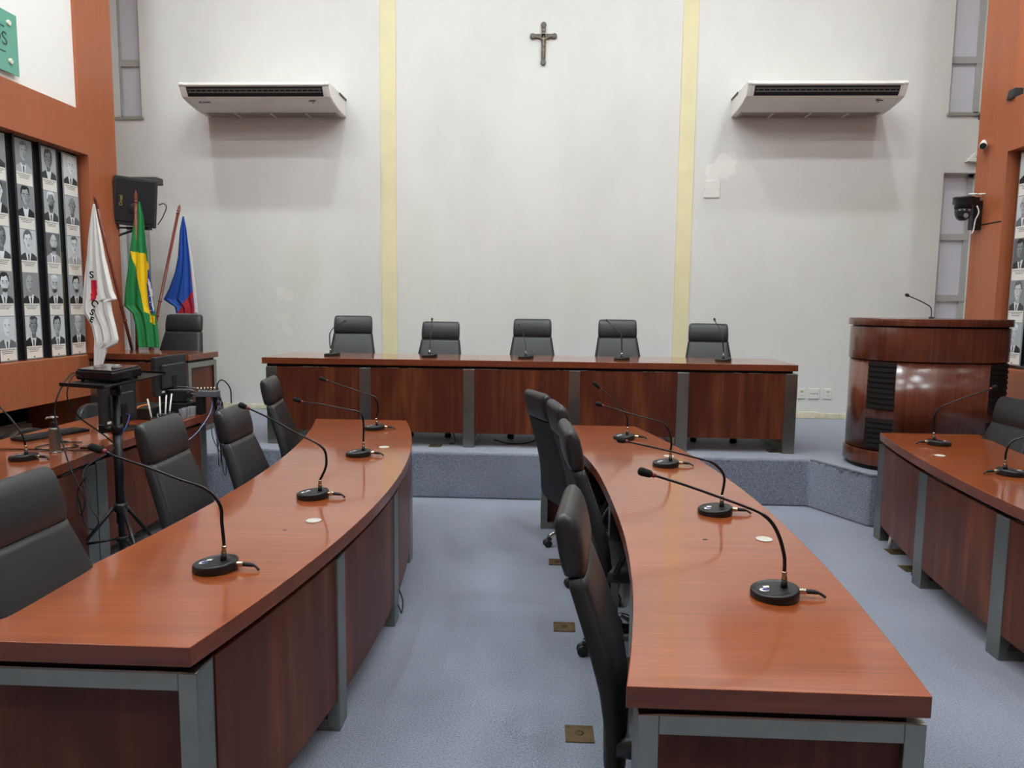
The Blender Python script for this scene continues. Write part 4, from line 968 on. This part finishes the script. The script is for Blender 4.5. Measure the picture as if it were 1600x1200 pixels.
mb = MB(); mb.box(4.59, 4.645, YB-.063, YB-.059, 3.272, 3.282); obj('logo_mark', mb, mat('label_grey', (110, 108, 104), .5), t, off)
mb = MB(); mb.box(4.635, 4.665, YB-.035, YB, 2.62, 3.22); tag(obj('conduit', mb, WHITEP, bevel=.004), 'white conduit running down from the wireless box to the right window', 'conduit')
for (x, y, z, s, lab) in [(3.97, 6.66, 3.475, .045, 'small black fixture on the lower sill of the upper right wall opening'), (4.64, 8.30, 3.70, .035, 'small black fixture below the upper right window corner')]:
    mb = MB(); mb.prism([(-s, -s), (s, -s*.4), (s, s), (-s*.6, s)], -s, s, axis='y'); o = obj('wall_fixture', mb, BLACKP, bevel=.006); o.location = (x, y, z); tag(o, lab, 'fixture')
mb = MB(); mb.box(PR-.002, PR+.001, 6.67, 7.0, 2.405, 2.417); tag(obj('pillar_crack', mb, DARK), 'short dark horizontal joint in the right timber pillar below the dome camera', 'crack')

# ---------------------------------------------------------------- projector on its tripod stand
F = Vector((-2.368, 3.8, 1.17)); A = Vector((-2.254, 4.222, 1.207)); B = Vector((-2.635, 3.919, 1.176))
e1 = (A-F).normalized(); e2 = (B-F); e2 = (e2-e1*e2.dot(e1)).normalized(); e3 = e2.cross(e1)
if e3.z < 0: e3 = -e3
Cc = F+(A-F)*.5+e2*.15
t = thing('projector_stand', 'black tripod stand with flat tray holding the projector', 'stand', (Cc.x, Cc.y, 0)); off = (Cc.x, Cc.y, 0)
M = frameM(Cc, e1, e2)
mb = MB(); mb.box(-.225, .225, -.155, .155, -.004, .004, M=M)
mb.box(-.225, -.22, -.155, .155, -.004, .016, M=M); mb.box(.22, .225, -.155, .155, -.004, .016, M=M); obj('tray', mb, BLACKM, t, off)
mb = MB(); mb.tube([(Cc.x, Cc.y, .10), (Cc.x, Cc.y, 1.165)], .018, 14); mb.tube([(Cc.x, Cc.y, .35), (Cc.x, Cc.y, .92)], .025, 14); mb.tube([(Cc.x, Cc.y, 1.10), (Cc.x, Cc.y, 1.175)], .03, 14); obj('pole', mb, BLACKM, t, off)
mb = MB(); mb.tube([(Cc.x, Cc.y, .88), (Cc.x, Cc.y, .93)], .032, 14); mb.tube([(Cc.x-.02, Cc.y-.02, .905), (Cc.x-.06, Cc.y-.03, .905)], .008, 8); mb.box(Cc.x-.085, Cc.x-.055, Cc.y-.04, Cc.y-.02, .885, .93); obj('clamp_knob', mb, BLACKP, t, off)
mb = MB(); mb.tube([(Cc.x, Cc.y, .42), (Cc.x, Cc.y, .47)], .036, 14); obj('collar', mb, BLACKP, t, off); mb = MB(); mb.tube([(Cc.x, Cc.y, .24), (Cc.x, Cc.y, .27)], .03, 14); obj('leg_collar', mb, BLACKP, t, off)
for kx in range(3):
    a = math.radians(200+120*kx); c, s = math.cos(a), math.sin(a)
    mb = MB(); mb.tube([(Cc.x+.035*c, Cc.y+.035*s, .445), (Cc.x+.38*c, Cc.y+.38*s, .02)], .011, 8)
    mb.tube([(Cc.x+.03*c, Cc.y+.03*s, .255), (Cc.x+.205*c, Cc.y+.205*s, .235)], .008, 8)
    lg = obj('leg', mb, BLACKM, t, off)
    mb = MB(); mb.tube([(Cc.x+.375*c, Cc.y+.375*s, .027), (Cc.x+.39*c, Cc.y+.39*s, .005)], .016, 8); obj('rubber_foot', mb, RUBBER, lg, off)
t = thing('projector', 'black projector lying on the tray of the tripod stand', 'projector', tuple(Cc+e3*.005)); off = tuple(Cc+e3*.005)
Mp = frameM(Cc+e3*.006+e2*.015-e1*.02, e1, e2)
mb = MB(); mb.box(-.105, .105, -.135, .135, .008, .062, M=Mp); obj('body', mb, mat('projector_black', (26, 22, 24), .25), t, off, bevel=.012, seg=3)
mb = MB(); mb.box(-.095, .095, -.125, .125, .0615, .070, M=Mp); obj('top_cover', mb, mat('projector_gloss', (52, 44, 46), .1, coat=.6), t, off, bevel=.004)
mb = MB(); mb.lathe([(.028, 0), (.026, .012), (.012, .013)], 20, M=Mp @ frameM((-.02, -.08, .069), (1, 0, 0), (0, 1, 0))); mb.box(-.05, .01, .02, .05, .0695, .0715, M=Mp); obj('control_pad', mb, mat('pad_grey', (92, 88, 88), .25), t, off)
mb = MB()
for i in range(9): mb.box(.106, .108, -.11+.025*i, -.098+.025*i, .02, .052, M=Mp)
mb.box(-.04, .03, -.137, -.135, .015, .045, M=Mp); obj('vent', mb, DARK, t, off)
mb = MB()
for (x, y) in ((-.08, -.11), (.08, -.11), (-.08, .11), (.08, .11)): mb.lathe([(.008, -.004), (.008, .01)], 10, M=Mp @ Matrix.Translation((x, y, 0)))
obj('foot', mb, RUBBER, t, off)
def cable(name, pts, r, m, label, sub=6, grp=None, cat='cable'):
    mb = MB(); mb.tube(smooth_path(pts, sub), r, 6); o = obj(name, mb, m); tag(o, label, cat, grp); return o
GC = 'loose cables around the equipment table'
pp = Cc+e3*.03+e2*.15-e1*.08
cable('video_cable', [tuple(pp), tuple(pp+Vector((-.05, -.02, .01))), (-2.66, 3.86, 1.13), (-2.675, 3.84, 1.02), (-2.62, 3.80, .90), (-2.52, 3.72, .74), (-2.44, 3.70, .58), (-2.47, 3.70, .50), (-2.50, 3.74, .62), (-2.44, 3.72, .70)], .004, RUBBER, 'black cable hanging from the projector left side down past the tray', grp=GC)
pp2 = Cc+e3*.03+e2*.10-e1*.125
cable('video_cable', [tuple(pp2), tuple(pp2+Vector((-.02, -.05, .01))), (-2.60, 3.84, 1.12), (-2.585, 3.9, 1.0), (-2.50, 4.02, .86), (-2.44, 3.98, .80), (-2.50, 3.8, .72), (-2.43, 3.72, .56), (-2.37, 3.70, .47), (-2.40, 3.70, .42), (-2.46, 3.72, .45), (-2.5, 3.74, .6)], .004, RUBBER, 'black cable looping under the projector tray beside the pole', grp=GC)

# ---------------------------------------------------------------- equipment table contents
def monitor(x, y0, y1, z0, z1, label, stand_z=.76, foot=True, lean=0):
    yc = (y0+y1)/2
    t = thing('monitor', label, 'monitor', (x, yc, .7605), 0, 'computer monitors on the equipment table'); off = (x, yc, .7605)
    mb = MB(); mb.box(x-.035, x, y0, y1, z0, z1); obj('display_case', mb, SCREENB, t, off, bevel=.006)
    mb = MB(); mb.box(x-.002, x+.025, y0+.07, y1-.07, z0+.05, z1-.06); obj('rear_cover', mb, mat('monitor_hump', (42, 43, 45), .5), t, off, bevel=.012, seg=3)
    mb = MB(); mb.box(x-.037, x-.035, y0+.012, y1-.012, z0+.015, z1-.012); obj('screen', mb, GLASSB, t, off)
    mb = MB(); mb.box(x+.0, x+.03, yc-.035, yc+.035, .77, z0+.14); mb.prism([(x+.10*math.cos(a), yc+.12*math.sin(a)) for a in [2*math.pi*i/28 for i in range(28)]], .7605, .772, smooth=True); obj('stand', mb, BLACKP, t, off)
    mb = MB(); mb.box(x+.001, x+.004, yc-.16, yc-.12, z0+.02, z0+.035); obj('port_label', mb, WHITEP, t, off)
    return t
monitor(-2.90, 4.632, 5.037, .80, 1.075, 'black computer monitor seen from behind, directly beyond the tripod pole')
monitor(-2.90, 5.298, 5.774, .925, 1.22, 'large black computer monitor seen from behind in front of the side desk')
t = thing('keyboard', 'black keyboard lying on the equipment table left of the monitor', 'keyboard', (-3.2, 4.55, .7605), math.radians(70)); mb = MB(); mb.box(-.22, .22, -.07, .07, 0, .018); obj('keyboard_case', mb, BLACKP, t, bevel=.004)
mb = MB()
for r in range(5):
    for k in range(15): mb.box(-.207+.0276*k, -.185+.0276*k, -.06+.0245*r, -.041+.0245*r, .018, .023)
obj('keys', mb, mat('key_black', (34, 34, 36), .5), t)
# router with four white antennas
t = thing('wireless_router', 'dark wireless router with four upright white antennas', 'router', (-2.80, 5.28, .7605)); 
mb = MB(); mb.prism(ell(.08, .13, 28, 3), 0, .028, smooth=True); obj('router_body', mb, BLACKP, t, bevel=.004)
for i, (y, dx, dy) in enumerate([(-.13, .0, -.045), (-.01, 0, .0), (.06, .01, .01), (.12, .01, .03)]):
    mb = MB(); mb.tube([(-.06, y, .015), (-.06+dx*.2, y+dy*.2, .05), (-.06+dx, y+dy, .175)], [.006, .0065, .0055], 8); obj('antenna', mb, WHITEP, t, label='white antenna')
# equipment boxes
def equip(name, label, cat, cx, cy, w, d, h, rz=0, m=BLACKP, face=None, grp=None):
    t = thing(name, label, cat, (cx, cy, .7605), rz, grp)
    mb = MB(); mb.box(-w/2, w/2, -d/2, d/2, .004, h); obj('casing', mb, m, t, bevel=.004)
    mb = MB()
    for i in range(8): mb.box(w/2, w/2+.0015, -d*.42+d*.1*i, -d*.38+d*.1*i, h*.3, h*.75)
    obj('vent', mb, mat('vent_dark', (8, 8, 9), .7), t)
    mb = MB()
    for sx in (-1, 1):
        for sy in (-1, 1): mb.box(sx*w*.4-.008, sx*w*.4+.008, sy*d*.4-.008, sy*d*.4+.008, 0, .005)
    obj('foot', mb, RUBBER, t)
    return t
GE = 'black equipment boxes on the equipment table'
equip('audio_mixer_case', 'flat black equipment box behind the router antennas', 'equipment box', -3.07, 5.40, .30, .34, .085, grp=GE)
equip('amplifier', 'black equipment box with dark front right of the router', 'equipment box', -2.83, 5.50, .2, .16, .10, grp=GE)
t = equip('switch_case', 'upper black box at the far end of the equipment table among cables', 'equipment box', -2.86, 5.53, .2, .15, .09, .1, grp=GE); t.location.z = .866
t = thing('signal_splitter', 'small metal signal splitter bristling with plugs at the table corner', 'splitter', (-2.73, 5.60, .90))
t.location = (-2.665, 5.56, .7605)
mb = MB(); mb.box(-.05, .005, -.03, .03, 0, .14); obj('splitter_tower', mb, BLACKP, t, bevel=.004)
mb = MB(); mb.box(-.045, .12, -.035, .035, .14, .185); obj('casing', mb, mat('splitter_grey', (112, 116, 124), .4, .5), t, bevel=.003)
for i in range(7):
    mb = MB(); y = -.03+.01*i; x = -.03+.022*i; mb.tube([(x, y, .185), (x, y, .215)], .007, 8); obj('plug', mb, NICKEL, t)
# clear plastic cups
for i, (x, y, lab) in enumerate([(-2.70, 5.30, 'clear plastic cup at the front of the equipment table corner'), (-2.71, 5.37, 'clear plastic cup in the middle of the three at the table corner'), (-2.70, 5.44, 'clear plastic cup farthest back at the table corner')]):
    mb = MB(); mb.lathe([(.022, 0), (.030, .075), (.032, .077), (.029, .075), (.021, .003)], 20); o = obj('plastic_cup', mb, CLEAR); o.location = (x, y, .7605); tag(o, lab, 'cup', 'clear cups on the equipment table')
# hanging cable bundle
rng = random.Random(5)
cols = [GREYC, RUBBER, BLUEC, RUBBER, GREYC, mat('brown_lead', (96, 74, 60), .6), RUBBER, GREYC]
for i in range(26):
    zb = rng.uniform(.22, .66); x = -2.60+rng.uniform(-.045, .06); y = 5.63+rng.uniform(-.04, .05); r = rng.uniform(.02, .07)
    s0 = (-2.62+rng.uniform(-.05, .06), 5.60+rng.uniform(-.03, .03), .93)
    pts = [s0, (-2.60+rng.uniform(-.02, .05), 5.62+rng.uniform(-.03, .05), .86), (x, y, .72), (x+rng.uniform(-.02, .03), y, (.72+zb)/2), (x+r, y+rng.uniform(-.02, .02), zb), (x+r*1.5, y, zb+.06), (x+r, y+.01, .70)]
    mb = MB(); mb.tube(smooth_path(pts, 5), rng.choice([.003, .004, .005]), 6)
    o = obj('hanging_cable', mb, cols[i % len(cols)]); tag(o, 'thin cable in the tangle hanging off the far corner of the equipment table', 'cable', 'tangled cables at the equipment table corner')
cable('looping_cable', [(-2.62, 5.60, .90), (-2.58, 5.50, .80), (-2.60, 5.35, .68), (-2.62, 5.2, .62), (-2.625, 5.05, .60), (-2.60, 4.95, .64)], .004, BLUEC, 'pale blue cable sweeping forward across the table side', grp=GC)
cable('looping_cable', [(-2.56, 5.57, .955), (-2.555, 5.57, 1.0), (-2.53, 5.58, 1.03), (-2.50, 5.60, 1.01), (-2.475, 5.62, .95), (-2.48, 5.64, .84)], .005, RUBBER, 'black cable arching above the splitter against the white wall', grp=GC)
cable('floor_cable', [(-2.45, 5.75, .35), (-2.40, 5.6, .22), (-2.30, 5.5, .15), (-2.25, 5.45, .25), (-2.35, 5.5, .33), (-2.42, 5.6, .2), (-2.3, 5.6, .02)], .004, BLUEC, 'pale blue cable curled between the chairs below the equipment table', grp=GC)
for i, (a, b) in enumerate([((-2.9, 5.45, .96), (-2.70, 5.55, .92)), ((-2.89, 5.55, .98), (-2.69, 5.58, .93)), ((-2.89, 5.5, .94), (-2.72, 5.62, .90))]):
    a, b = Vector(a), Vector(b); m_ = (a+b)/2; m_.z -= .01*(i-1)
    cable('monitor_lead', [tuple(a), tuple(m_+Vector((.06, 0, .01))), tuple(b)], .0035, GREYC, 'grey lead running from the large monitor to the splitter', grp='grey leads behind the large monitor')
cable('orange_lead', [(-3.02, 5.16, .77), (-2.98, 5.14, .80), (-2.97, 5.14, .85), (-2.96, 5.18, .87), (-2.93, 5.25, .875)], .006, ORANGE, 'orange lead rising beside the flat equipment box', grp=GC)
for i, (x0, y0) in enumerate([(-2.80, 5.18), (-2.78, 5.24), (-2.82, 5.30)]):
    pts = [(x0+.07*math.cos(a)*(1-.05*i), y0+.10*math.sin(a), .792+.012*math.sin(2*a+i)+.006*i) for a in [2*math.pi*k/10 for k in range(11)]]
    cable('coiled_lead', pts, .0035, [RUBBER, GREYC, RUBBER][i], 'coiled lead lying around the router', sub=4, grp='coiled leads on the router')
cable('table_cable', [(-2.86, 4.26, .7655), (-2.80, 4.20, .7655), (-2.90, 4.08, .7655), (-3.02, 4.15, .7655), (-2.98, 4.30, .7655), (-2.86, 4.34, .7655)], .004, RUBBER, 'black audio lead looping on the left table beside the soap dispenser', grp=GC)
cable('table_cable', [(-3.36, 4.02, .7645), (-3.1, 4.08, .7645), (-2.85, 4.09, .7645), (-2.66, 4.10, .7645)], .003, RUBBER, 'thin dark lead crossing the left edge table near its end', grp=GC)
cable('monitor_cable', [(-2.87, 4.84, .87), (-2.82, 4.80, .86), (-2.80, 4.72, .80), (-2.76, 4.6, .768), (-2.70, 4.5, .766), (-2.68, 4.42, .766)], .004, mat('vga_blue', (46, 50, 112), .5), 'blue-plugged cable trailing from the monitor behind the tripod', grp=GC)
t = thing('audio_plug', 'metal audio plug at the end of a looping lead on the left table', 'plug', (-3.0, 4.30, .7605))
mb = MB(); mb.tube([(-.03, 0, .012), (.03, .01, .012)], .011, 12); obj('plug_shell', mb, NICKEL, t)
mb = MB(); mb.tube([(.03, .01, .012), (.07, .02, .008)], [.008, .005], 10); obj('strain_relief', mb, RUBBER, t)
t = thing('card_box', 'dark red desk block with small white label at the near end of the equipment table', 'box', (-2.70, 4.20, .7605))
mb = MB(); mb.box(-.05, .05, -.05, .03, 0, .012); obj('block_body', mb, mat('dark_red_block', (70, 26, 20), .4), t, bevel=.002)
# soap dispenser
t = thing('soap_dispenser', 'steel pump dispenser bottle standing on the left edge table', 'dispenser', (-2.83, 4.05, .7605)); t.scale = (1, 1, 1.2)
mb = MB(); mb.lathe([(.032, 0), (.032, .004), (.0285, .005), (.0285, .01), (.0285, .11), (.0283, .118), (.022, .121)], 26); obj('bottle', mb, mat('satin_steel', (150, 148, 142), .32, .85), t)
mb = MB(); mb.lathe([(.019, .122), (.019, .150), (.012, .152)], 20); obj('collar', mb, BLACKP, t)
mb = MB(); mb.lathe([(.006, .150), (.006, .165), (.022, .167), (.024, .172), (.015, .176)], 20); mb.tube([(0, 0, .170), (-.035, -.01, .169), (-.04, -.011, .163)], .005, 8); obj('pump', mb, mat('pump_silver', (190, 190, 186), .3, .7), t)
# cables at the floor by the right edge table and under the tables
cable('floor_cable', [(2.40, 4.60, .12), (2.36, 4.56, .03), (2.30, 4.50, .012), (2.28, 4.42, .012), (2.33, 4.36, .03), (2.40, 4.33, .10)], .005, RUBBER, 'black cable loop on the carpet under the right edge table', grp=GC)
cable('floor_cable', [(-.80, 3.66, .15), (-.74, 3.62, .08), (-.72, 3.6, .05), (-.73, 3.68, .09), (-.78, 3.74, .16)], .004, RUBBER, 'black cable dangling below the side of the left curved table', grp=GC)
t = thing('support_pipe', 'short white pipe rising from the floor plate under the right edge table', 'pipe', (2.40, 5.02, 0)); mb = MB(); mb.tube([(0, 0, .005), (.02, .0, .16)], .014, 10); obj('pipe', mb, WHITEP, t)
cable('floor_cable', [(-.86, 6.62, DZ+.12), (-.82, 6.56, DZ+.05), (-.80, 6.46, DZ+.006), (-.83, 6.38, DZ+.006)], .005, RUBBER, 'black cable reaching the platform plate under the head table', grp=GC)
cable('floor_cable', [(-.45, 6.5, DZ+.03), (-.3, 6.45, DZ+.006), (-.1, 6.5, DZ+.02), (.0, 6.6, DZ+.12)], .005, RUBBER, 'black cable sagging under the middle of the head table', grp=GC)
for (x, y, s) in [(.62, 2.735, 1), (-1.0, 2.72, .8)]:
    mb = MB(); mb.lathe([(.006*s, 0), (.006*s, .0006)], 12, M=Matrix.Scale(1.7, 4, (1, 0, 0))); o = obj('tabletop_nick', mb, INK); o.location = (x, y, .7602); tag(o, 'tiny dark chip mark in the %s curved tabletop' % ('right' if x > 0 else 'left'), 'mark')
